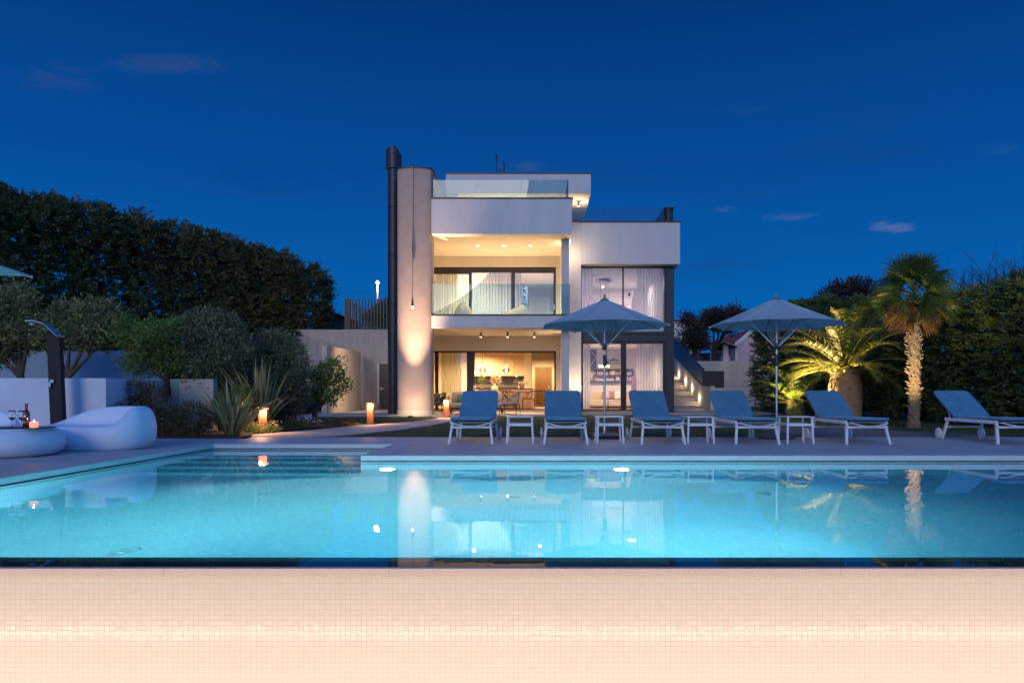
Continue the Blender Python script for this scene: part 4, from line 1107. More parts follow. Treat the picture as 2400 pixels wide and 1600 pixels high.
def conifer(label, x, y, z0, h, rx, ry, n=900, gap=0., mt=None, seed=0, spray=.42, lf=.12, nl=15, trunk=True, group='cypress trees of the tall hedge', name='cypress_tree', round_top=.35, rot=0.):
    global rng
    rng = np.random.default_rng(seed+100)
    t = thing(name, label, 'tree', (x, y, z0), group=group)
    u = rng.uniform(0, 2*np.pi, n); hh = rng.uniform(0, 1, n)**.9
    # an uneven envelope: lumps in height and around
    lump = 1 + .13*np.sin(3*u+seed) * np.sin(hh*7+seed*1.7) + .09*np.sin(7*u+hh*13+seed*2)
    env = np.clip(1-((hh-(1-round_top))/round_top).clip(0)**2.2*.55, .1, 1) * (1-.12*(.15-hh).clip(0)/.15)
    rad = env*lump*rng.uniform(.62, 1.16, n)**.55
    keep = np.ones(n, bool)
    if gap > 0:
        band = np.exp(-((hh-.60)/.22)**2)
        keep = rng.uniform(0,1,n) > gap*band*(.55+.45*np.sin(5*u+3*seed))
    u, hh, rad = u[keep], hh[keep], rad[keep]; n = len(u)
    lx, ly = np.cos(u)*rad*rx, np.sin(u)*rad*ry
    cr, sr = math.cos(rot), math.sin(rot)
    ztop = h*(1+.025*np.sin(u*2+seed)+.018*rng.normal(size=n)*(hh>.9))
    P = np.stack([x+lx*cr-ly*sr, y+lx*sr+ly*cr, z0+.1+hh*ztop], 1)
    outd = np.stack([np.cos(u)*cr-np.sin(u)*sr, np.cos(u)*sr+np.sin(u)*cr, np.zeros(n)], 1)
    A = nz(outd*rng.uniform(.6,1.1,(n,1)) + rng.normal(size=(n,3))*.35 + np.array([0,0,.28]) + np.array([0,0,.9])*((hh[:,None]-.88).clip(0)/.12))
    S = nz(np.cross(A, np.array([0,0,1.])) + rng.normal(size=(n,3))*.25)
    V = []
    for k in range(nl):
        tt = (k+.5)/nl
        side = (1 if k % 2 else -1)
        base = P + A*spray*(tt-.35) + np.array([0,0,-.10])*tt**2*spray*2
        d = A*.9 + S*side*rng.uniform(.5,1.0,(n,1)) + rng.normal(size=(n,3))*.25
        L = lf*(1.25-.6*tt)*rng.uniform(.8,1.4,n); W = L*rng.uniform(.28,.42,n)
        V.append(leaf_arrays(base, d, nz(np.cross(A, S)+rng.normal(size=(n,3))*.5), L, W))
    leaf_obj('crown', V, mt or CONIF, t)
    if trunk:
        m = MB(); m.tube([(x,y,z0-.2),(x+.05,y,z0+h*.4),(x-.03,y,z0+h*.92)], [.14,.10,.02], 8)
        for k in range(14):
            a = rnd.uniform(0,6.28); zz = z0+h*rnd.uniform(.15,.85); l = rx*.8
            m.tube([(x,y,zz),(x+math.cos(a)*l*.6,y+math.sin(a)*l*.6,zz+.15),(x+math.cos(a)*l,y+math.sin(a)*l,zz+.5)], [.035,.02,.006], 5)
        m.build('trunk', BARKD, t)
    return t

# left: a row running from near left to the house
N = 10
A0, A1 = (-19.3, 20.5), (-12.15, 34.6)
for i in range(N):
    f = i/(N-1); x = A0[0]+(A1[0]-A0[0])*f; y = A0[1]+(A1[1]-A0[1])*f
    ordn = ['nearest','second','third','fourth','fifth','sixth','seventh','eighth','ninth','last'][i]
    lb = f'{ordn} dark cypress of the tall hedge row on the left, counted from the frame edge'
    if i == 9: lb = 'last dark cypress of the hedge row, nearest the grey concrete wall'
    if i == 0: lb = 'dark cypress at the left frame edge, first of the tall hedge row'
    hts = 6.6 + .07*math.sin(i*2.4) - [0,0,0,0,0,0,0,0,.1,.5][i]
    gp = [.0,.35,.78,.65,.85,.75,.4,.0,.0,.0][i]
    conifer(lb, x, y, .9, hts, 1.50, 1.05, n=[2600,2500,2400,2400,2400,2400,2500,2500,2500,2500][i], gap=gp, seed=i, spray=.50, lf=.155, nl=16, rot=R(62), round_top=.14)
None and conifer('low end of the dark hedge row, over the grey concrete wall', -10.9, 35.6, .9, 5.6, .85, .75, n=1100, seed=33, spray=.42, lf=.14, nl=14, rot=R(62), round_top=.45)

# right: clipped hedge of lighter conifers
B0, B1 = (12.75, 14.6), (10.85, 30.2)
N = 8
for i in range(N):
    f = i/(N-1); x = B0[0]+(B1[0]-B0[0])*f; y = B0[1]+(B1[1]-B0[1])*f
    hs = [4.15,3.85,3.75,3.7,4.0,4.4,4.7,4.7][i]
    ordn = ['first','second','third','fourth','fifth','sixth','seventh','eighth'][i]
    lb = f'{ordn} green conifer of the clipped hedge on the right, counted from the frame edge'
    if i == N-1: lb = 'last conifer of the right hedge, behind the small palm'
    conifer(lb, x, y, 0, hs-.25, 1.40, 1.15, n=[2600,2300,2000,1800,1700,1600,1600,1700][i], mt=CONIF2, seed=50+i, spray=.40, lf=[.105,.11,.115,.12,.13,.14,.14,.14][i], nl=16, rot=R(98), group='conifers of the clipped hedge on the right', round_top=.30)

# ---- leafy crowns
def leafy(blobs, nper, L, mt, parent, name='crown', up=.3, shell=.5, wr=.42, clump=None, seed=1, lens=None):
    r = np.random.default_rng(seed); V = []
    tot = sum((b[3]*b[4]*b[5])**(2/3) for b in blobs)
    for (cx, cy, cz, ax, ay, az) in blobs:
        n = int(nper*((ax*ay*az)**(2/3))/tot)
        nc = max(3, n//9)
        d = nz(r.normal(size=(nc,3))); rr = r.uniform(shell, 1., (nc,1))**.6
        bump_ = 1 + (.14 if shell < .8 else .035)*np.sin(d[:,:1]*6+seed)*np.cos(d[:,2:]*7+seed*2)
        C = d*rr*bump_
        for k in range(9):
            P = C*np.array([ax,ay,az]) + r.normal(size=(nc,3))*L*.8 + np.array([cx,cy,cz])
            D_ = nz(d*.8 + r.normal(size=(nc,3))*.7 + np.array([0,0,up]))
            Nn = nz(r.normal(size=(nc,3))+d*.5)
            Ls = L*r.uniform(.65,1.3,nc); V.append(leaf_arrays(P, D_, Nn, Ls, Ls*wr, fold=.12))
    return leaf_obj(name, V, mt, parent)

def limb_tree(name, label, cat, base, fork_h, blobs, tr, mt, bark, nleaf, L, seed=1, twigs=5, lean=(0,0), group=None, **kw):
    x, y, z = base; q = random.Random(seed)
    t = thing(name, label, cat, base, group=group)
    m = MB(); fx, fy, fz = x+lean[0], y+lean[1], z+fork_h
    m.tube([(x,y,z-.15),(x+.3*lean[0],y,z+.3*fork_h),(fx,fy,fz)], [tr*1.25,tr,tr*.85], 10)
    for b in blobs:
        c = Vector(b[:3]); s = Vector((fx,fy,fz-.02)); mid = s.lerp(c, .5)+Vector((q.uniform(-.15,.15)*b[3],0,-.12*b[5]))
        m.tube([s, mid, c], [tr*.7,tr*.42,tr*.18], 7)
        for k in range(twigs):
            a = Vector((q.gauss(0,1),q.gauss(0,1),q.gauss(0.2,.7))).normalized()
            e = c + Vector((a.x*b[3],a.y*b[4],a.z*b[5]))*.85
            st = mid.lerp(c, q.uniform(.1,1)); mm = st.lerp(e,.5)+Vector((q.uniform(-.05,.05),q.uniform(-.05,.05),q.uniform(-.06,.02)))
            m.tube([st, mm, e], [tr*.2,tr*.11,tr*.035], 5)
    m.build('trunk', bark, t)
    leafy(blobs, nleaf, L, mt, t, seed=seed, **kw)
    return t

D = 14.6
def B(px, py, D, rx, ry, rz): return (X(px,D), D, Z(py,D), rx, ry, rz)
limb_tree('citrus_tree', 'leafy citrus tree with forked trunk behind the low wall at the left edge', 'tree', (X(52,D), D, .92), .25,
    [B(-45,760,D,.55,.5,.50), B(20,735,D,.50,.5,.42), B(75,775,D,.45,.4,.35), B(0,820,D,.5,.4,.3), B(45,700,D,.30,.3,.36)], .085, BROAD, BARK, 9500, .085, seed=3, lean=(-.03,0))
limb_tree('citrus_tree', 'citrus tree with bare twisted branches right behind the shower column', 'tree', (X(150,D), D, .92), .22,
    [B(165,745,D,.42,.4,.34), B(232,738,D,.42,.4,.34), B(205,790,D,.50,.4,.26), B(255,775,D,.26,.3,.24), B(120,790,D,.32,.3,.26)], .07, BROAD, BARK, 7000, .085, seed=5, twigs=9, lean=(.06,0))
leafy([B(110,700,15.6,.8,.5,.38), B(40,690,15.6,.6,.5,.5)], 3500, .07, BROAD, None, seed=8) if False else None
limb_tree('lemon_tree', 'bright green lemon tree between the citrus trees and the clipped ball', 'tree', (X(393,D), D, .92), .18,
    [B(345,800,D,.50,.45,.36), B(385,775,D,.36,.4,.24), B(300,775,D,.28,.3,.26), B(330,850,D,.36,.35,.22), B(395,840,D,.32,.35,.3)], .06, LEMON, BARKD, 8200, .085, seed=7, up=.6, wr=.30)
D = 15.4
t = thing('clipped_bush', 'big clipped ball bush rising over the flax plants', 'bush', (X(492,D), D, .3))
leafy([(X(492,D), D, Z(822,D), .86, .80, .90), (X(492,D), D, Z(890,D), .82, .74, .7)], 21000, .072, TOPI, t, shell=.93, seed=9, up=.1, wr=.46)
D = 16.6
t = thing('clipped_bush', 'second clipped round bush, lower, behind the tall flax', 'bush', (X(638,D), D, .3))
leafy([(X(642,D), D, Z(850,D), .76, .7, .74), (X(650,D), D, Z(930,D), .72, .6, .5)], 13000, .070, TOPI, t, shell=.9, seed=10, up=.1, wr=.42)
D = 17.4
limb_tree('small_citrus_tree', 'small citrus tree with thick short trunk before the free-standing wall', 'tree', (X(738,D), D, .0), .42,
    [B(782,868,D,.30,.3,.30), B(795,905,D,.26,.25,.24), B(720,905,D,.50,.4,.42), B(680,915,D,.35,.35,.35), B(770,935,D,.22,.2,.14), B(755,880,D,.25,.25,.24)], .085, LEMON, BARK, 5200, .085, seed=14, twigs=7, up=.4)
D = 13.4
t = thing('creeping_shrub', 'brownish creeping shrub over the dark low wall beside the glass panel', 'shrub', (X(335,D), D, 0))
leafy([B(315,915,D,.28,.25,.24), B(360,925,D,.28,.25,.24), B(335,965,D,.42,.3,.3)], 3600, .05, DARKB, t, shell=.3, seed=15)
D = 12.95
for (px, lb, w) in ((300,'dark low shrub right of the white sofa, at the deck edge',.45),(372,'dark low shrub between the sofa and the left flax',.42),(455,'dark leafy shrub behind the left flax clump',.45)):
    t = thing('low_shrub', lb, 'shrub', (X(px,D), D, 0), group='low dark shrubs in the planting bed')
    leafy([B(px,985,D,w,.32,.34)], 3000, .05, DARKB, t, shell=.2, seed=int(px))
for (px, py, D, w, hh_, lb, mt_) in ((860-25,905,15.6,.0,.0,'',None),):
    pass
t = thing('glossy_shrub', 'yellow green glossy shrub between the two flax clumps', 'shrub', (X(545,14.6), 14.6, 0))
leafy([B(555,930,14.6,.30,.28,.30), B(530,960,14.6,.34,.28,.24)], 2600, .06, LEMON, t, shell=.2, seed=21)
t = thing('glossy_shrub', 'dark shrub filling the bed behind the near bollard lamp', 'shrub', (X(660,16.2), 16.2, 0))
leafy([B(650,950,16.2,.55,.4,.42), B(600,965,16.2,.5,.4,.34)], 4200, .06, DARKB, t, shell=.2, seed=22)
t = thing('heather_cushion', 'brown low cushion plant at the lawn edge before the tower', 'shrub', (X(815,17.6), 17.6, 0))
leafy([B(810,990,17.6,.30,.25,.10), B(780,992,17.6,.30,.25,.08)], 1500, .035, DARKB, t, shell=.2, seed=23)

# ---- flax
def flax(label, x, y, n, L0, spread, mt, seed, z=0.):
    q = random.Random(seed); t = thing('flax_plant', label, 'plant', (x,y,z), group='spiky flax plants beside the path')
    m = MB()
    for k in range(n):
        a = q.uniform(0, 2*math.pi); tilt = abs(q.gauss(.0,1))*spread; tilt = min(tilt, 1.35)
        L = L0*q.uniform(.65,1.12); w = q.uniform(.016,.028); bend = q.uniform(.1,.9)*tilt
        d = Vector((math.cos(a), math.sin(a), 0)); s = Vector((-d.y, d.x, 0)); tw = q.uniform(-.7,.7)
        p = Vector((x,y,z)) + d*q.uniform(0,.10) + Vector((q.uniform(-.06,.06),q.uniform(-.06,.06),-.02)); vs = []; ns = 8
        kink = q.random() < .16
        for i in range(ns+1):
            f = i/ns; ang = tilt*.55 + bend*f**1.5 + (1.1*max(0, f-.62)*2.2 if kink else 0)
            ww = w*(.55+.9*min(1,f*2.2))*(1-f**3.2)
            ss = (s*math.cos(tw)+ (d*math.cos(ang)-Vector((0,0,1))*math.sin(ang))*math.sin(tw))
            fo = (d*math.cos(ang)-Vector((0,0,math.sin(ang))))*.28
            vs += [p-ss*ww, p+fo*ww*-.5, p+ss*ww]
            p = p + (d*math.sin(ang)+Vector((0,0,math.cos(ang))))*(L/ns)
        m.add(vs, [(i*3+j, i*3+j+1, i*3+4+j, i*3+3+j) for i in range(ns) for j in (0,1)], True)
    m.build('blades', mt, t); return t
flax('low wide flax clump at the deck edge, right of the white sofa', X(545,13.35), 13.35, 110, 1.05, .95, FLAXM, 4)
flax('taller flax clump behind the near bollard lamp', X(612,15.3), 15.3, 90, 1.55, .68, FLAXM, 6)
# flowers
def flowers(label, px, D, py, col, n, seed, w=.3):
    q = np.random.default_rng(seed); x, z = X(px,D), 0
    t = thing('flower_clump', label, 'flowers', (x, D, 0), group='small flowering plants at the path edge')
    leafy([(x, D, .09, w, .2, .10)], 700, .035, LEMON, t, name='leaves', shell=.1, seed=seed)
    V = []; nf = n
    C = np.stack([q.normal(x, w*.55, nf), q.normal(D, .1, nf), q.uniform(.14, .27, nf)], 1)
    for k in range(5):
        a = k*2*np.pi/5; d = np.stack([np.full(nf, math.cos(a)), q.normal(-.3,.2,nf), np.full(nf, math.sin(a))], 1)
        V.append(leaf_arrays(C, d, np.tile([0,-1.,.1],(nf,1)), np.full(nf,.021), np.full(nf,.020)))
    leaf_obj('petals', V, pm('petals_'+str(seed), col, .7, var=.1), t)
flowers('clump of pale lilac flowers between the near bollard and the citrus trunk', 715, 16.3, 0, (.55,.50,.75), 46, 31, .42)
flowers('clump of dark red flowers left of the lilac ones', 682, 16.0, 0, (.30,.03,.10), 26, 32, .2)
flowers('dry pale blossoms around the foot of the near bollard lamp', 628, 14.25, 0, (.55,.36,.25), 26, 33, .3)
flowers('small dry flower tuft between flax and near bollard', 588, 14.1, 0, (.55,.45,.36), 18, 34, .18)

# ---- canary palm
def feather_palm(label, x, y, z, trunk_r, trunk_h, L, nf, seed, name='date_palm', bulge=1.0, leafl=.34):
    q = np.random.default_rng(seed); t = thing(name, label, 'palm tree', (x,y,z))
    m = MB(); H_ = trunk_h
    prof = [(trunk_r*.93,-.1),(trunk_r*.98,H_*.2),(trunk_r*1.0,H_*.5),(trunk_r*1.0,H_*.7),(trunk_r*.90,H_*.88),(trunk_r*.86,H_*.97),(trunk_r*.95,H_*1.03),(trunk_r*.5,H_*1.18)]
    m.lathe(prof, x, y, z, 36); m.build('trunk', PALMT, t)
    m = MB()
    for k in range(60):
        a = k*2.399; zz = H_*(.93+.22*(k/60)); r0 = trunk_r*(.92-.25*(k/60))
        d = Vector((math.cos(a), math.sin(a), 0))
        p = Vector((x,y,z+zz))+d*r0*.8
        m.bar(p, p+d*trunk_r*.36+Vector((0,0,trunk_r*.30)), trunk_r*.13, trunk_r*.05)
    m.build('leaf_stubs', pm('palm_stub', (.34,.22,.12), .85, var=.25, vs=10), t)
    m = MB(); V = []
    for k in range(nf):
        f = k/nf; a = k*2.39996 + q.normal()*.15
        el = R(84) - R(92)*(f**.85) + q.normal()*R(5)
        Lf = L*(.80+.25*math.sin(math.pi*min(1, f+.25)))*q.uniform(.88,1.06)
        d = np.array([math.cos(a), math.sin(a), 0]); side = np.array([-d[1], d[0], 0])
        p = np.array([x,y,z+H_*1.08]) + d*trunk_r*.45*min(1,f+.3)
        ns = 26; P = [p.copy()]; T = []
        droop = q.uniform(1.15,1.6)*(.75+.4*(1-f)); ang = el
        for i in range(ns):
            s = i/ns; ang = el - droop*s**1.6
            tv = d*math.cos(ang) + np.array([0,0,1])*math.sin(ang); T.append(tv); p = p + tv*Lf/ns; P.append(p.copy())
        P = np.array(P); T = np.array(T+[T[-1]])
        m.tube([tuple(v) for v in P[::2]], [trunk_r*.055*(1-.85*i/(ns/2)) for i in range(len(P[::2]))], 5)
        nl = 62; tt = np.linspace(.10, .995, nl); idx = tt*ns; i0 = idx.astype(int).clip(0,ns-1); fr = (idx-i0)[:,None]
        B_ = P[i0]*(1-fr)+P[i0+1]*fr; Tv = T[i0]
        upv = nz(np.cross(np.tile(side,(nl,1)), Tv)); upv = np.where(upv[:,2:]<0, -upv, upv)
        for sg in (-1,1):
            ll = leafl*L*.42*(np.sin(np.pi*(tt*.86+.10))**.6)*q.uniform(.9,1.1,nl)
            dd = nz(side*sg*1.0 + Tv*(.55+.6*tt[:,None]**2) + upv*.42 + q.normal(size=(nl,3))*.10 - np.array([0,0,.18]))
            V.append(leaf_arrays(B_, dd, upv+q.normal(size=(nl,3))*.2, ll, np.full(nl, .020*L/2.3+.006), mid=.3, fold=.2))
    m.build('frond_stems', pm('frond_stem', (.26,.24,.07), .5, var=.15), t)
    leaf_obj('fronds', V, PALML, t)
    return t
feather_palm('big date palm with fat bulbous trunk, lit yellow from below', 8.95, 20.0, 0, .46, 1.42, 2.55, 46, 5)
feather_palm('small date palm with short trunk, lit bright green', 9.05, 24.2, 0, .34, .42, 1.95, 30, 8, leafl=.42)

# ---- fan palm
def fan_palm(label, x, y):
    q = np.random.default_rng(3); t = thing('fan_palm', label, 'palm tree', (x,y,0)); HT = 3.12
    m = MB()
    def trk(u, v):
        a = 2*math.pi*u; zz = HT*v; r = .125+.045*v**2 + .012*math.sin(9*a+zz*23) + .012*math.sin(31*zz+4*a)
        if v < .06: r += .04*(1-v/.06)
        cx = x + .03*math.sin(v*3) + .02
        return (cx+r*math.cos(a), y+r*math.sin(a), zz-.05)
    m.grid(trk, 28, 90, wrap=True); m.build('trunk', FIBRE, t)
    m = MB()
    for k in range(170):
        a = q.uniform(0,6.283); v = q.uniform(.12,.99); zz = HT*v; r = .12+.045*v**2
        d = Vector((math.cos(a), math.sin(a), 0)); p = Vector((x+.03,y,zz))+d*r*.9
        l = q.uniform(.05,.13); e = p+d*l*.8+Vector((0,0,l*q.uniform(.0,.7)))
        m.tube([p, p.lerp(e,.6)+d*.01, e], [.022,.015,.006], 5)
    m.build('leaf_stubs', pm('fan_stub', (.40,.28,.18), .85, var=.3, vs=10), t)
    V1 = []; V2 = []; st = MB()
    nf = 45
    for k in range(nf):
        f = k/(nf-1); a = k*2.39996+q.normal()*.3
        el = R(80) - R(150)*f**1.1 + q.normal()*R(6)
        pl = .55*q.uniform(.8,1.15)*(1 if f < .75 else .75); d = np.array([math.cos(a), math.sin(a), 0])
        c0 = np.array([x+.03,y,HT+.02+.10*(1-f)])
        ax = d*math.cos(el)+np.array([0,0,1])*math.sin(el)
        hub = c0+ax*pl + np.array([0,0,-.05*f])
        st.tube([tuple(c0), tuple(c0+ax*pl*.5+np.array([0,0,.02])), tuple(hub)], [.016,.011,.008], 5)
        ax2 = nz(ax + np.array([0,0,-.35-.3*f])); side = nz(np.cross(ax2, np.array([0,0,1.]))); up = nz(np.cross(side, ax2)); ro = q.normal()*R(48); side, up = side*math.cos(ro)+up*math.sin(ro), up*math.cos(ro)-side*math.sin(ro)
        nb = 30; th = np.linspace(-R(118), R(118), nb); Rf = .58*q.uniform(.88,1.08)
        dd = np.cos(th)[:,None]*ax2 + np.sin(th)[:,None]*side + up*(.12+.10*np.cos(th))[:,None]*.6
        ll = Rf*(.80+.24*np.cos(th*.8))*q.uniform(.92,1.06,nb)
        Pm = hub + dd*ll[:,None]*.62
        d2 = nz(dd + np.array([0,0,-.42]) + q.normal(size=(nb,3))*.06)
        tgt = V2 if (f > .74) else V1
        tgt.append(leaf_arrays(np.tile(hub,(nb,1)), dd, np.tile(up,(nb,1))+side*.6*np.where(np.arange(nb)%2,1,-1)[:,None], ll*.66, np.full(nb,.048), mid=.85))
        tgt.append(leaf_arrays(Pm-dd*.02, d2, np.tile(up,(nb,1))+q.normal(size=(nb,3))*.2, ll*.42, np.full(nb,.030), mid=.15))
    st.build('leaf_stalks', pm('fan_stalk', (.20,.24,.07), .5, var=.15), t)
    leaf_obj('green_fans', V1, FANL, t); o = leaf_obj('dry_fans', V2, FAND, t); o['label'] = 'dry orange brown lower fans'
    return t
fan_palm('tall fan palm with shaggy lit trunk and round crown', X(2139,16.75), 16.75)

# palm uplights
def uplight(label, loc, tgt, e, spot, col=(1.,.72,.30)):
    x,y,z = loc
    t = thing('garden_uplight', label, 'garden lamp', loc, group='garden uplights at the palms')
    m = MB(); m.cyl((x,y,z),(x,y,z+.10),.012,n=8); m.build('stake', BLACKM, t)
    v = (Vector(tgt)-Vector(loc)).normalized()*.05
    m = MB(); m.cyl((x-v.x,y-v.y,z+.13-v.z),(x+v.x,y+v.y,z+.13+v.z),.035,n=14); m.build('lamp_head', BLACKM, t)
    light('uplight', 'SPOT', (x+v.x*1.3,y+v.y*1.3,z+.13+v.z*1.3), e, col, t, tgt, spot=spot, blend=.8, radius=.03)
uplight('spot on a stake lighting the fan palm trunk', (8.25, 15.5, 0), (9.15, 16.7, 2.5), 480, 86, (1.,.73,.36))
uplight('spot on a stake lighting the big palm crown', (7.95, 20.3, 0), (8.55, 20.0, 2.25), 1500, 104, (1.,.68,.25))
uplight('spot on a stake lighting the small palm', (8.25, 23.1, 0), (9.0, 24.2, 1.9), 460, 90, (1.,.84,.32))

# ---- olive and bare trees beyond
def far_tree(label, blobs, base, tr, mt, n, L, seed, fork=.9, name='olive_tree'):
    return limb_tree(name, label, 'tree', base, fork, blobs, tr, mt, BARKD, n, L, seed=seed, twigs=8, shell=.1, group='trees beyond the garden')
D = 43.5
far_tree('dark olive tree left of the pavilion', [B(1618,795,D,.85,.8,.7), B(1640,765,D,.8,.8,.6), B(1612,750,D,.6,.6,.5), B(1640,800,D,.7,.8,.5), B(1600,815,D,.5,.5,.35)], (X(1630,D), D, 2.2), .16, OLIVE, 6500, .16, 41, .8)
far_tree('dark olive tree right behind the first one', [B(1690,748,D,1.0,.9,.6), B(1720,735,D,.8,.8,.5), B(1668,740,D,.7,.7,.5), B(1700,768,D,.9,.8,.35)], (X(1672,D+1), D+1, 2.2), .14, OLIVE, 6500, .16, 42, 1.2)
D = 34
far_tree('dark leafy tree above the big palm, beyond the hedge', [B(1960,690,D,.9,.8,.55), B(2010,675,D,.9,.8,.5), B(1935,715,D,.6,.6,.4), B(2055,705,D,.8,.8,.6), B(2000,720,D,1.0,.8,.5)], (X(2000,D), D, .5), .16, OLIVE, 8000, .15, 43, 3.6)
def bare_tree(label, x, y, z, h, seed):
    q = random.Random(seed); t = thing('bare_tree', label, 'tree', (x,y,z), group='leafless trees behind the right hedge')
    m = MB()
    def br(p, d, l, r, n):
        e = p + d*l; m.tube([p, p.lerp(e,.5)+Vector((q.uniform(-.04,.04)*l,0,0)), e], [r, r*.8, r*.55], 4, caps=False)
        if n == 0: return
        for k in range(3 if n > 1 else 4):
            nd = (d + Vector((q.gauss(0,.42), q.gauss(0,.42), q.uniform(.0,.35)))).normalized()
            br(p.lerp(e, q.uniform(.55,1)), nd, l*q.uniform(.62,.85), r*.55, n-1)
    for k in range(4):
        br(Vector((x,y,z)), Vector((q.uniform(-.25,.25),q.uniform(-.2,.2),1)).normalized(), h*.36, .06, 4)
    m.build('branches', BARKD, t)
D = 26
bare_tree('leafless tree in the right corner beyond the hedge', X(2375,D), D, 1.6, 4.9, 3)
bare_tree('leafless tree behind the hedge, right of the fan palm', X(2290,D), D+1, 1.4, 4.9, 9)
bare_tree('faint leafless tree just right of the fan palm crown', X(2235,D), D+2, 1.2, 3.9, 12)
# bush behind the railing and leafless scrub by the shed
D = 36
t = thing('dark_bush', 'dark bush seen through the slat railing beside the flue', 'bush', (X(890,D), D, 3.0))
leafy([(X(888,D), D, Z(748,D), .75, .6, .75),(X(905,D), D, Z(735,D), .5, .6, .6)], 3000, .12, CONIF2, t, shell=.2, seed=51)
bare_tree('pale leafless scrub between the hedge end and the shed', X(780,48), 48, 4.2, 2.6, 21)

# grass blades over the lawn, dense at its near edge
def grass():
    q = np.random.default_rng(77); n = 52000
    x = q.uniform(-6.5, 12, n); y = 12.86 + (q.uniform(0,1,n)**1.9)*12.5
    def below(xx, yy):   # right of the pale path
        lx = np.interp(yy, [p[1] for p in lower], [p[0] for p in lower]); ux = np.interp(yy, [12.83,13.9,15.4,17.4,20,22.6,24.2], [-7.2,-5.78,-5.2,-4.65,-3.7,-3.3,-3.86])
        inpath = (xx > ux-.03) & (xx < lx+.03)
        bed = (xx < ux) & (yy < 18.6)
        g2 = (xx > np.interp(yy,[12.8,15,19.5,26],[5.4,5.2,4.8,4.6])) & (xx < np.interp(yy,[12.8,15,19.5,26],[9.2,8.2,6.3,6.2]))
        return ~(inpath | bed | g2 | (yy > 24.1) & (xx < 1.0) | (yy > 25.9))
    k = below(x, y); x, y = x[k], y[k]; n = len(x)
    P = np.stack([x, y, np.full(n, -.031)], 1)
    D_ = nz(q.normal(size=(n,3))*.38+np.array([0,0,1.])); L = q.uniform(.022,.048,n)
    V = leaf_arrays(P, D_, nz(q.normal(size=(n,3))), L, np.full(n,.007)*(1+(y-12.8)*.10), mid=.35)
    o = leaf_obj('lawn_grass', V, leafmat('grass_blades', (0.033,0.058,0.016), (0.111,0.169,0.039), .6, .3), None); tag(o, kind='stuff')
grass()
# ================================================================== loggia furniture
ROPE = pm('beige_rope', (.42,.35,.27), .85, var=.15, vs=30)
CUSH = pm('taupe_cushion', (.36,.31,.26), .9, var=.08, vs=20, bump=.4, bs=200)
GREEN = pm('green_velvet', (.02,.13,.075), .7, var=.15, vs=8, sheen=.6)
TEAK = pm('dark_frame_finish', (.06,.045,.04), .5, var=.2)
ZL = .03
def cushion(name, mt, par, c, size, rot=(0,0,0), puff=.35):
    m = MB(); sx, sy, sz_ = size
    M = Matrix.Translation(c) @ Matrix.Rotation(rot[2],4,'Z') @ Matrix.Rotation(rot[0],4,'X') @ Matrix.Rotation(rot[1],4,'Y')
    def side(s):
        def fn(u, v):
            a, b = 2*u-1, 2*v-1
            th = (1-abs(a)**3.2)*(1-abs(b)**3.2)
            return M @ Vector((a*sx/2*(1-.05*b*b), s*(sy/2)*(.10+.90*max(0,th)**puff), b*sz_/2*(1-.05*a*a)))
        return fn
    m.grid(side(1), 12, 12); m.grid(side(-1), 12, 12)
    return m.build(name, mt, par)
# outdoor sofa
D = 25.9
t = thing('outdoor_sofa', 'taupe outdoor sofa with rope arms in the lower loggia', 'sofa', (X(1085,D), D, ZL))
x0, x1 = X(1050,D), X(1180,D)
m = MB(); m.box(x0,x1,D-.4,D+.45,ZL+.16,ZL+.22)
for x in (x0+.05,x1-.05):
    for y in (D-.35,D+.4): m.box(x-.02,x+.02,y-.02,y+.02,ZL,ZL+.16)
m.build('frame', TEAK, t)
m = MB(); m.box(x0+.08,x1-.08,D-.4,D+.3,ZL+.225,ZL+.40); m.build('seat_cushion', CUSH, t, bevel=.04, seg=3)
for i in range(2):
    w = (x1-x0-.16)/2; cushion('back_cushion', CUSH, t, (x0+.08+w*(i+.5), D+.30, ZL+.62), (w*.97,.26,.46), (R(-12),0,0))
m = MB(); n = 18
for k in range(n):
    y = D-.38+.8*k/(n-1); zt_ = ZL+.45+.24*(k/(n-1))
    m.bar((x0+.03,y,ZL+.2),(x0-.03,y,zt_),.018,.012)
m.tube([(x0-.03,D-.4,ZL+.45),(x0-.05,D,ZL+.55),(x0-.03,D+.42,ZL+.72),(x1+.03,D+.46,ZL+.74)],.018,8); m.build('rope_arm', ROPE, t)
o = cushion('throw_cushion', GREEN, None, (X(1083,D), D+.08, ZL+.56), (.42,.16,.34), (R(-14),R(6),0)); tag(o, 'green throw cushion on the taupe outdoor sofa', 'cushion')
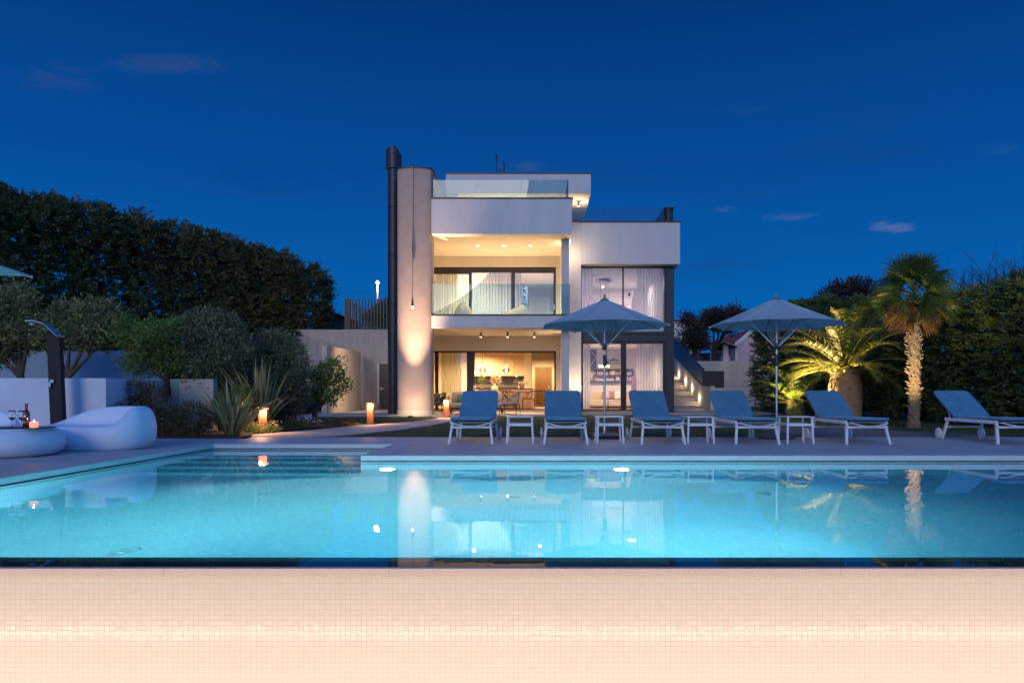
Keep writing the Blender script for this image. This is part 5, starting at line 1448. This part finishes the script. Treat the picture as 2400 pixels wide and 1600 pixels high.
# armchair left with striped cushion
D = 25.6
t = thing('rope_armchair', 'dark rope armchair beside the tower edge, with a striped cushion', 'armchair', (X(1018,D), D, ZL), group='rope armchairs in the loggia')
def rope_chair(t, xc, yc, rz, mt=ROPE):
    M = Matrix.Translation((xc,yc,ZL)) @ Matrix.Rotation(rz,4,'Z')
    def P(x,y,z): return M @ Vector((x,y,z))
    m = MB()
    for (x,y) in ((-.30,-.28),(.30,-.28),(.26,.30),(-.26,.30)): m.tube([P(x*1.05,y*1.08,0),P(x,y,.34)],[.013,.016],8)
    m.tube([P(-.3,-.28,.33),P(.3,-.28,.33),P(.27,.3,.33),P(-.27,.3,.33),P(-.3,-.28,.33)],.016,8); m.build('frame', TEAK, t)
    m = MB(); arc = []
    for k in range(29):
        a = R(-62)+R(304)*k/28; b = k/28; top = .50+.30*math.sin(math.pi*b)**1.3
        xx, yy = -math.sin(a-R(90)+R(0))*.0, 0
        ang = R(-118)+R(236)*b
        bx, by = math.sin(ang)*.29, math.cos(ang)*.29
        tx, ty_ = math.sin(ang)*.37, math.cos(ang)*.37
        m.bar(P(bx,by,.34),P(tx,ty_,top),.024,.008); arc.append(P(tx,ty_,top))
    m.tube(arc,.015,8); m.build('rope_back', mt, t)
    m = MB(); m.slab(.56,.54,.09,.1,M @ Matrix.Translation((0,-.02,.39))); m.build('seat_cushion', CUSH, t, bevel=.02)
rope_chair(t, X(1022,D), D, R(-60), pm('dark_rope', (.07,.06,.055), .85, var=.2))
cushion('back_cushion', pm('striped_cushion_fabric', (.18,.16,.14), .9, var=.5, vs=14, aniso=(8,1,1)), t, (X(1020,D)+.02, D+.05, ZL+.60), (.42,.15,.34), (R(-14),0,R(-40)))
D = 25.35
t = thing('rope_armchair', 'beige rope armchair seen from the side before the dining table', 'armchair', (X(1197,D), D, ZL), group='rope armchairs in the loggia')
rope_chair(t, X(1195,D), D, R(-104))
# low table
D = 25.1
t = thing('low_table', 'low dark slatted table before the outdoor sofa', 'coffee table', (X(1075,D), D, ZL))
m = MB(); m.box(X(1058,D),X(1110,D),D-.25,D+.25,ZL+.24,ZL+.27); m.build('table_top', TEAK, t, bevel=.005)
for sx in (X(1060,D), X(1108,D)):
    for sy in (-.22,.22): m = MB(); m.cyl((sx,D+sy,ZL),(sx,D+sy,ZL+.24),.012,n=8); m.build('leg', TEAK, t)
m = MB(); x_ = X(1084,D); m.lathe([(.05,0),(.075,.05),(.07,.11),(.05,.13)], x_, D, ZL+.271, 20); o = m.build('red_lantern', pm('red_glass', (.25,.03,.02), .2, var=0, em=(1,.2,.08), es=.8)); tag(o, 'small glowing red lantern on the low table', 'lantern')
# ================================================================== kitchen
KCAB = pm('kitchen_fronts', (.58,.44,.28), .5, var=.04)
ZI = .11
t = thing('kitchen_units', 'tall beige kitchen cupboards with dark niche and worktop', 'kitchen units', (-1.8, 32.6, ZI))
xl, xr = X(1112,32.4), -.72
n = 5; w = (xr-xl)/n
for k in range(n):
    m = MB(); m.box(xl+k*w+.004, xl+(k+1)*w-.004, 32.42, 32.99, ZI+1.50, ZI+2.74); m.build('cupboard_door', KCAB, t, bevel=.004)
m = MB(); m.box(xl,xr,32.95,32.99,ZI+.95,ZI+1.495); m.build('splashback', pm('dark_splashback', (.07,.062,.055), .4, var=.1), t)
m = MB(); m.box(xl,xr,32.4,32.99,ZI+.90,ZI+.945); m.build('worktop', pm('dark_worktop', (.03,.025,.022), .3), t)
m = MB(); m.box(xl,xr,32.45,32.98,ZI+.0,ZI+.895); m.build('base_unit', KCAB, t)
for k in range(3):
    x = xl + (xr-xl)*(.17+.33*k)
    m = MB(); m.cyl((x,32.7,ZI+1.498),(x,32.7,ZI+1.488),.035,n=14); m.build('niche_lamp', LAMPW, t)
    light('niche_light', 'SPOT', (x,32.72,ZI+1.47), 14, (1.,.76,.5), t, (x,32.9,0), spot=120, blend=.8)
D = 30.4
t = thing('kitchen_island', 'peach fronted kitchen island with thin dark top', 'kitchen island', (X(1190,D), D, ZI))
m = MB(); m.box(X(1120,D), X(1249,D), D, D+.8, ZI+.01, ZI+.86); m.build('body', pm('island_front', (.62,.40,.27), .5), t)
m = MB(); m.box(X(1115,D), X(1252,D), D-.05, D+.85, ZI+.862, ZI+.89); m.build('worktop', pm('island_top', (.05,.035,.03), .3), t)
m = MB(); x = X(1184,D); m.tube([(x,D+.4,ZI+.89),(x,D+.4,ZI+1.08),(x+.03,D+.36,ZI+1.13),(x+.07,D+.3,ZI+1.10)],.012,8); m.build('tap', BLACKM, t)
ZC = ZI+.89
def vase(px, D, label, prof, mt, z, leaf=None, n=300, bl=None, L=.06):
    x = X(px,D); t = thing('vase', label, 'vase', (x,D,z))
    m = MB(); m.lathe(prof, x, D, z, 28); m.build('body', mt, t)
    if leaf: leafy([(x+b[0], D+b[1], z+b[2], b[3], b[4], b[5]) for b in bl], n, L, leaf, t, name='bouquet', shell=.1, seed=int(px))
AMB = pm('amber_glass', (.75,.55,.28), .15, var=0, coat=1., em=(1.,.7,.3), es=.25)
DRYF = leafmat('dried_flowers', (.35,.24,.10), (.75,.60,.38), .7, .3)
vase(1159.5, 29.4, 'round amber vase with dried flowers on the table', [(.10,0),(.155,.05),(.165,.14),(.12,.22),(.05,.27),(.045,.34),(.06,.36)], AMB, ZI+.76, DRYF, 500, [(.03,0,.52,.17,.12,.14),(.15,0,.44,.10,.08,.08)], .07)
vase(1130, 30.7, 'white pot with tall green plant beside the left pendant', [(.07,0),(.08,.1),(.08,.18),(.075,.19)], pm('white_pot', (.75,.7,.6), .4), ZC, LEMON, 260, [(0,0,.36,.10,.10,.16),(.03,0,.55,.07,.07,.12)], .07)
D = 30.6; x = X(1222,D)
t = thing('fruit_box', 'tilted pink box with pale flowers on the island', 'box', (x,D,ZC))
m = MB(); M = Matrix.Translation((x,D,ZC+.14)) @ Matrix.Rotation(R(35),4,'Y'); m.slab(.30,.2,.16,.01,M); m.build('body', pm('pink_box', (.50,.25,.16), .6), t)
leafy([(x+.14,D,ZC+.26,.15,.1,.1)], 260, .05, leafmat('pale_petals', (.6,.5,.3), (.85,.8,.6), .6, .3), t, name='flowers', shell=.1, seed=61)
m = MB(); x = X(1216,D); m.lathe([(.035,0),(.037,.17),(.014,.23),(.014,.30)], x, D+.2, ZC, 16); o = m.build('oil_bottle', AMB); tag(o, 'slim amber bottle left of the tilted box', 'bottle')
# dining table and chairs
D = 29.2
t = thing('dining_table', 'dining table with thin dark top and black crossed base', 'table', (X(1180,D), D, ZI))
m = MB(); m.box(X(1128,D), X(1240,D), D-.45, D+.45, ZI+.725, ZI+.755); m.build('table_top', pm('table_top_walnut', (.10,.045,.025), .35, var=.2), t, bevel=.004)
m = MB(); xm = X(1195,D)
m.bar((xm-.35,D,ZI),(xm+.35,D,ZI+.72),.06,.06,up=(0,1,0)); m.bar((xm+.35,D+.01,ZI),(xm-.35,D+.01,ZI+.72),.06,.055,up=(0,1,0)); m.box(xm-.45,xm+.45,D-.3,D+.3,ZI,ZI+.03); m.build('base', BLACKM, t)
def wire_chair():
    t = thing('dining_chair', '', 'chair', (0,0,0), group='black chairs around the dining table')
    for (x,y) in ((-.22,-.22),(.22,-.22),(.24,.24),(-.24,.24)):
        m = MB(); m.tube([(x*1.1,y*1.1,0),(x,y,.43)],[.012,.016],6); m.build('leg', BLACKM, t)
    m = MB(); m.slab(.46,.46,.03,.1,Matrix.Translation((0,0,.45))); m.build('seat', BLACKM, t)
    m = MB(); m.tube([(math.sin(a)*.26, math.cos(a)*.26, .66+.14*math.cos(a/2)**4) for a in [R(-120+240*k/16) for k in range(17)]],.016,8)
    for a in (-110,-60,-25,25,60,110): m.tube([(math.sin(R(a))*.22,math.cos(R(a))*.22,.44),(math.sin(R(a*.8))*.26,math.cos(R(a*.8))*.26,.66+.14*math.cos(R(a*.8)/2)**4)],.009,6)
    m.build('backrest', BLACKM, t); return t
c0 = wire_chair()
spots = [(1238, 29.2, -90, 'black wire chair at the right end of the dining table'), (1143, 28.9, 165, 'black wire chair at the near left side of the dining table'), (1176, 28.7, 180, 'black wire chair at the near middle of the dining table'),
         (1150, 29.75, 0, 'black wire chair behind the left half of the dining table'), (1190, 29.75, 5, 'black wire chair behind the right half of the dining table')]
for i,(px,D,rz,lb) in enumerate(spots):
    if i == 0: c0.location = (X(px,D),D,ZI); c0.rotation_euler = (0,0,R(rz)); c0['label'] = lb
    else: dup(c0, (X(px,D),D,ZI), R(rz), lb)
# pendant lamps
for px, lb in ((1131,'glass pendant lamp over the left of the dining table'),(1186.5,'glass pendant lamp over the middle of the dining table')):
    D = 29.2; x = X(px,D); z = Z(878,D)
    t = thing('pendant_lamp', lb, 'pendant lamp', (x,D,z), group='drop shaped glass pendants')
    m = MB(); m.cyl((x,D,z+.52),(x,D,2.86),.006,n=6); m.build('cord', BLACKM, t)
    m = MB(); m.lathe([(.008,.0),(.06,.04),(.12,.12),(.16,.19),(.155,.215),(.09,.29),(.045,.38),(.025,.48),(.018,.53)], x, D, z, 32, cap=False); m.build('glass_shade', glassmat('pendant_glass', (1.,.86,.62), 1., base=.18), t)
    m = MB(); m.lathe([(.001,.05),(.04,.08),(.052,.13),(.035,.2),(.02,.30),(.015,.42),(.001,.43)], x, D, z, 20, cap=False); m.build('bulb', emis('pendant_glow', (1.,.66,.30), 9), t)
    m = MB(); m.cyl((x,D,z+.50),(x,D,z+.56),.02,n=12); m.build('lamp_cap', STEEL, t)
    light('pendant_light', 'POINT', (x,D-.25,z+.05), 40, WARM, t, radius=.06)
# slatted rail in the hall
D = 33.5
t = thing('stair_gate', 'low wooden slatted rail in front of the brown hall door', 'railing', (X(1266,D), D, ZI))
m = MB(); m.box(X(1251,D),X(1280,D),D,D+.04,ZI+.78,ZI+.82); m.box(X(1251,D),X(1280,D),D,D+.04,ZI+.02,ZI+.06); m.build('rail', WOODD, t)
for k in range(9):
    x = X(1252,D)+k*(X(1280,D)-X(1252,D))/8.3; m = MB(); m.box(x,x+.03,D+.005,D+.035,ZI+.06,ZI+.78); m.build('slat', WOODD, t)
# ================================================================== curtains
def curtain(label, x0, x1, y, z0, z1, mt, waves, amp=.05, group=None, gather=0.):
    m = MB()
    def fn(u, v):
        a = amp*(.7+.3*v); ph = u*waves*2*math.pi
        return (x0+(x1-x0)*u + gather*(1-v)**2*.0, y + a*math.sin(ph)+.3*a*math.sin(2.3*ph+1.2), z0+(z1-z0)*v)
    m.grid(fn, int(waves*10), 6); o = m.build('curtain', mt); tag(o, label, 'curtain', 'sheer curtains behind the villa windows'); return o
SHEER = clothmat('sheer_white', (.78,.74,.76), trans=.55, transp=.30, weave=60)
SHEERG = clothmat('sheer_olive', (.42,.38,.26), trans=.45, transp=.25, weave=60)
SHEERW = clothmat('sheer_warm', (.75,.66,.52), trans=.55, transp=.30, weave=60)
curtain('olive sheer curtain behind the lower left sliding glass', X(1034,28.6), X(1082,28.6), 28.6, ZI, 2.8, SHEERG, 9, .04)
curtain('warm sheer curtain at the left of the upper loggia', X(1020,28.7), X(1102,28.7), 28.7, 3.5, 6.05, SHEERW, 14, .05)
curtain('white sheer curtain behind the middle upper loggia glass', X(1108,28.7), X(1200,28.7), 28.7, 3.5, 6.05, SHEER, 13, .05)
curtain('narrow sheer curtain bunch right of the middle upper mullion', X(1203,28.75), X(1222,28.75), 28.75, 3.5, 6.05, SHEER, 4, .05)
curtain('narrow sheer curtain at the left of the tall upper window', X(1364,27.3), X(1388,27.3), 27.3, 3.3, 5.78, SHEER, 4, .05)
curtain('wide sheer curtain at the right of the tall upper window', X(1492,27.3), X(1558,27.3), 27.3, 3.3, 5.78, SHEER, 10, .06)
curtain('narrow sheer curtain at the left of the ground floor window', X(1366,27.3), X(1384,27.3), 27.3, .11, 2.83, SHEER, 3, .05)
curtain('wide sheer curtain at the right of the ground floor window', X(1492,27.3), X(1558,27.3), 27.3, .11, 2.83, SHEER, 10, .06)
# upper loggia: bean bags
BEAN = pm('bean_bag_canvas', (.80,.74,.60), .85, var=.05, vs=5, bump=.5, bs=30)
def beanbag(label, xa, xb, xt, y, z, h):
    t = thing('bean_bag', label, 'bean bag', ((xa+xb)/2, y, z), group='cream bean bags on the balcony')
    cx, hx = (xa+xb)/2, (xb-xa)/2; m = MB()
    def fn(u, v):
        a = 2*math.pi*u; r = math.cos(v*math.pi/2)**.62 if v < 1 else 0; r = max(r, .001)*(1-.12*(1-v)**6)
        return (cx+math.cos(a)*hx*r*(1-.2*v)+(xt-cx)*v**1.4, y+math.sin(a)*.42*r, z+h*v + .015*math.sin(5*a)*math.sin(v*9))
    m.grid(fn, 32, 18, wrap=True); m.build('body', BEAN, t, subsurf=1)
D = 26.6
beanbag('pointed cream bean bag at the left of the balcony', X(1058,D), X(1120,D), X(1084,D), D, 3.5, .86)
beanbag('slouched cream bean bag in the middle of the balcony', X(1164,D), X(1246,D), X(1225,D), D, 3.5, .74)
# globe floor lamp behind the left curtain
D = 29.3; x = X(1068,D); z = Z(711,D)
t = thing('floor_lamp', 'glowing woven globe lamp behind the upper left curtain', 'floor lamp', (x,D,3.45))
m = MB(); m.cyl((x,D,3.45),(x,D,z-.2),.02,n=8); m.build('stand', BLACKM, t)
m = MB(); m.lathe([(.02,-.2),(.14,-.15),(.2,0),(.14,.15),(.02,.2)], x, D, z, 24); m.build('shade', emis('globe_glow', (1.,.62,.25), 3.2), t)
# upper room details: blue shelf tower, white doorway
D = 31.5
t = thing('blue_shelf', 'tall blue grey open shelf in the upper left room', 'shelf', (X(1228,D), D, 3.45))
BL = pm('blue_grey_paint', (.12,.16,.26), .6)
m = MB(); m.box(X(1222,D),X(1226,D),D,D+.35,3.45,5.7); m.box(X(1232,D),X(1236,D),D,D+.35,3.45,5.7); m.build('side_panel', BL, t)
for k in range(7): m = MB(); m.box(X(1226,D),X(1232,D),D,D+.35,3.6+k*.33,3.75+k*.33); m.build('shelf_box', BL, t)
m = MB(); m.box(X(1240,34.3),X(1246,34.3),34.35,34.49,3.45,5.5); m.box(X(1282,34.3),X(1288,34.3),34.35,34.49,3.45,5.5); m.box(X(1240,34.3),X(1288,34.3),34.35,34.49,5.5,5.62); o = m.build('white_door_surround', ALU, villa)
# ================================================================== right rooms
VIO = (1.,.79,.80)
D = 30.0
t = thing('disc_lamp', 'flat round disc lamp hanging in the upper right room', 'ceiling lamp', (X(1416,D), D, 5.6))
m = MB(); m.lathe([(.30,.0),(.32,.02),(.30,.05)], X(1416,D), D, 5.66, 32); m.build('disc', pm('disc_body', (.30,.24,.26), .6), t)
m = MB()
for k in range(5):
    a = k*1.257; m.cyl((X(1416,D)+.2*math.cos(a),D+.2*math.sin(a),5.66),(X(1416,D)+.2*math.cos(a),D+.2*math.sin(a),4.1),.004,n=4)
m.build('cords', BLACKM, t)
m = MB(); m.lathe([(.01,.04),(.05,0),(.01,-.05)], X(1413,D), D, Z(672,D), 14); m.build('bulb', emis('disc_bulb', (1.,.8,.5), 14), t)
t = thing('room_lamp', 'round ceiling lamp of the upper right room', 'ceiling lamp', (4.2, 31, 5.78))
m = MB(); m.lathe([(.17,0),(.17,-.02),(.14,-.022)], 4.2, 31, 5.79, 24); m.build('lamp_ring', ALU, t)
light('room_light', 'AREA', (4.2,31,5.74), 120, VIO, t, (4.0,31,0), size=.3)
light('room_light', 'AREA', (1.9,29.2,5.74), 70, (1.,.73,.84), t, (1.9,29.2,0), size=.2)
m = MB(); D = 30.5; m.prism_y([(X(1473,D),3.3),(X(1493,D),3.3),(X(1493,D),Z(700,D)),(X(1488,D),Z(676,D)),(X(1484,D),Z(676,D))], D, D+.1); o = m.build('white_sail_panel', pm('sail_white', (.8,.76,.7), .6)); tag(o, 'white slanted panel beside the upper right curtain', 'wall panel')
m = MB(); D = 32.8; m.box(X(1384,D),X(1470,D),D,D+.1,Z(735,D),Z(714,D)); o = m.build('headboard', pm('peach_headboard', (.6,.38,.22), .6)); tag(o, 'peach headboard low in the upper right room', 'headboard')
m = MB(); x = X(1475,30); m.box(x-.04,x+.04,30,30.08,Z(694,30),Z(686,30)); o = m.build('wall_speaker', BLACKM); tag(o, 'small dark speaker beside the white slanted panel', 'speaker')
# ground lounge
D = 31.9
t = thing('wall_shelf', 'two tier dark wall shelf with books in the ground floor lounge', 'shelf', (X(1430,D), D, Z(892,D)))
VSH = pm('violet_dark_shelf', (.09,.05,.08), .6)
zs1, zs2 = Z(878.5,D), Z(892,D)
m = MB(); m.box(X(1383,D),X(1484,D),D,D+.28,zs2-.03,zs2); m.build('board', VSH, t)
m = MB(); m.box(X(1392,D),X(1484,D),D,D+.28,zs1-.03,zs1); m.build('board', VSH, t)
m = MB(); m.box(X(1398,D),X(1484,D),D,D+.28,Z(865.5,D),Z(865.5,D)+.03); m.build('board', VSH, t)
for px, za, zb_ in ((1398.5,zs1,Z(865.5,D)),(1427,zs1,Z(865.5,D)),(1442,zs2,zs1),(1483,zs2,Z(865.5,D)),(1466,zs1,Z(865.5,D))):
    m = MB(); m.box(X(px,D)-.012,X(px,D)+.012,D+.01,D+.27,za,zb_-.001); m.build('divider', VSH, t)
bc = [(.45,.12,.10),(.5,.45,.35),(.12,.14,.22),(.6,.55,.5),(.25,.1,.2),(.08,.08,.09),(.5,.3,.2)]
bm = [pm('book_cover_%d'%i, c, .7, var=.05) for i, c in enumerate(bc)]
q = random.Random(5)
bk0 = {}
def book(x, z, w, h, i):
    if i not in bk0:
        m = MB(); m.box(-.5,.5,0,.17,0,1); me = m.build('book', bm[i]); me.location = (x, D+.04, z); me.scale = (w,1,h)
        tag(me, 'upright book in the row on the dark wall shelf', 'book', 'books on the lounge shelf'); bk0[i] = me
    else:
        c = bk0[i].copy(); COL.objects.link(c); c.location = (x, D+.04, z); c.scale = (w,1,h)
for (a, b, zz) in ((1400,1416,zs1+.001),(1429,1441,zs1+.001),(1386,1397,zs2+.001),(1444,1460,zs2+.001),(1468,1481,zs2+.001),(1449,1462,zs1+.001)):
    x = X(a,D)
    while x < X(b,D):
        w = q.uniform(.025,.05); book(x+w/2, zz, w*.94, q.uniform(.15,.215), q.randrange(7)); x += w
m = MB(); D = 32.1; m.box(X(1421,D),X(1457,D),D,D+.03,Z(852,D),Z(817,D)); o = m.build('framed_picture', pm('picture_frame_dark', (.08,.07,.07), .5)); tag(o, 'framed pale picture on the lounge wall', 'picture')
m = MB(); m.box(X(1423,D),X(1455,D),D-.004,D-.001,Z(850,D),Z(819,D)); pc = m.build('print', pm('print_paper', (.55,.50,.48), .6, var=.15, vs=4), o)
m = MB(); m.prism_y([(X(1425,D),Z(846,D)),(X(1453,D),Z(846,D)),(X(1450,D),Z(842.5,D)),(X(1440,D),Z(841,D)),(X(1437,D),Z(838,D)),(X(1434,D),Z(841,D)),(X(1426,D),Z(843,D))], D-.008, D-.005); m.build('print_shape', pm('print_ink', (.12,.13,.18), .7), o)
m = MB(); m.box(X(1384,D),X(1398,D),D,D+.04,Z(870,D),Z(808,D)); o = m.build('dark_wall_panel', pm('plum_panel', (.12,.08,.12), .7)); tag(o, 'plum wall panel with a zigzag line in the lounge', 'wall panel')
m = MB(); m.bar((X(1385,D),D-.01,Z(824,D)),(X(1397,D),D-.01,Z(836,D)),.02,.01,up=(0,1,0)); m.bar((X(1397,D),D-.01,Z(836,D)),(X(1385,D),D-.01,Z(856,D)),.02,.01,up=(0,1,0)); m.build('zigzag', LAMPW if False else pm('zigzag_white', (.8,.75,.7), .6), o)
m = MB(); D = 30.2; m.box(X(1483,D),X(1494,D),D,D+.5,.11,Z(880,D)); o = m.build('plum_cabinet', pm('plum_cabinet_paint', (.16,.07,.15), .5)); tag(o, 'narrow plum cabinet left of the lounge curtain', 'cabinet')
# cluster lamp
D = 29.6
t = thing('globe_chandelier', 'small chandelier of glowing globes in the lounge', 'chandelier', (X(1415,D), D, Z(857,D)))
m = MB(); m.box(X(1404,D),X(1428,D),D-.01,D+.01,Z(855.5,D),Z(855.5,D)+.015); m.cyl((X(1416,D),D,Z(855,D)),(X(1416,D),D,2.84),.006,n=6); m.build('bar', BLACKM, t)
for px in (1406,1412,1419,1426):
    m = MB(); m.lathe([(.002,.06),(.045,.04),(.06,0),(.045,-.04),(.002,-.06)], X(px,D), D, Z(858,D), 16, cap=False); m.build('globe', emis('globe_lamp', (1.,.66,.32), 9), t)
light('chandelier_light', 'POINT', (X(1416,D), D-.2, Z(866,D)), 26, (1.,.70,.45), t, radius=.08)
# lounge sofa, table
D = 30.9
t = thing('lounge_sofa_beige', 'beige sofa with throw cushions inside the ground floor lounge', 'sofa', (X(1425,D), D, .105))
BSO = pm('beige_sofa_leather', (.50,.38,.28), .6, var=.05)
m = MB(); m.box(X(1380,D),X(1482,D),D,D+.8,.2,.50); m.build('seat', BSO, t, bevel=.04, seg=3)
m = MB(); m.box(X(1383,D),X(1430,D),D+.55,D+.82,.45,.92); m.build('backrest', BSO, t, bevel=.06, seg=3)
m = MB(); m.box(X(1431,D),X(1480,D),D+.55,D+.82,.45,.92); m.build('backrest', BSO, t, bevel=.06, seg=3)
for i, (px, mt_, lb) in enumerate(((1424,CUSH,'grey cushion at the left on the beige sofa'),(1436,pm('rust_cushion', (.25,.10,.06), .8, var=.5, vs=12),'dark patterned cushion in the middle of the beige sofa'),(1449,pm('cream_cushion', (.6,.5,.42), .85),'cream cushion at the right on the beige sofa'))):
    o = cushion('sofa_cushion', mt_, None, (X(px,D), D+.38, .70), (.40,.15,.38), (R(-12),R([-4,10,-8][i]),0)); tag(o, lb, 'cushion', 'cushions on the beige sofa')
D = 29.9
t = thing('glass_coffee_table', 'low black framed coffee table before the beige sofa', 'coffee table', (X(1440,D), D, .105))
m = MB(); m.box(X(1424,D),X(1459,D),D-.25,D+.25,.46,.475); m.build('table_top', BLACKM, t)
for a in (1425,1458):
    for s in (-.23,.23): m = MB(); m.cyl((X(a,D),D+s,.105),(X(a,D),D+s,.46),.012,n=6); m.build('leg', BLACKM, t)
# ------------------------------------------------------------------ render settings
scene.render.engine = 'CYCLES'
cy = scene.cycles
cy.use_denoising = True
try: cy.denoiser = 'OPENIMAGEDENOISE'
except Exception: pass
cy.max_bounces = 10; cy.diffuse_bounces = 4; cy.glossy_bounces = 4; cy.transmission_bounces = 8; cy.transparent_max_bounces = 14
cy.sample_clamp_indirect = 4.0; cy.sample_clamp_direct = 0.0
cy.caustics_reflective = False; cy.caustics_refractive = True
scene.view_settings.view_transform = 'Standard'; scene.view_settings.look = 'None'
scene.view_settings.exposure = 0; scene.view_settings.gamma = 1
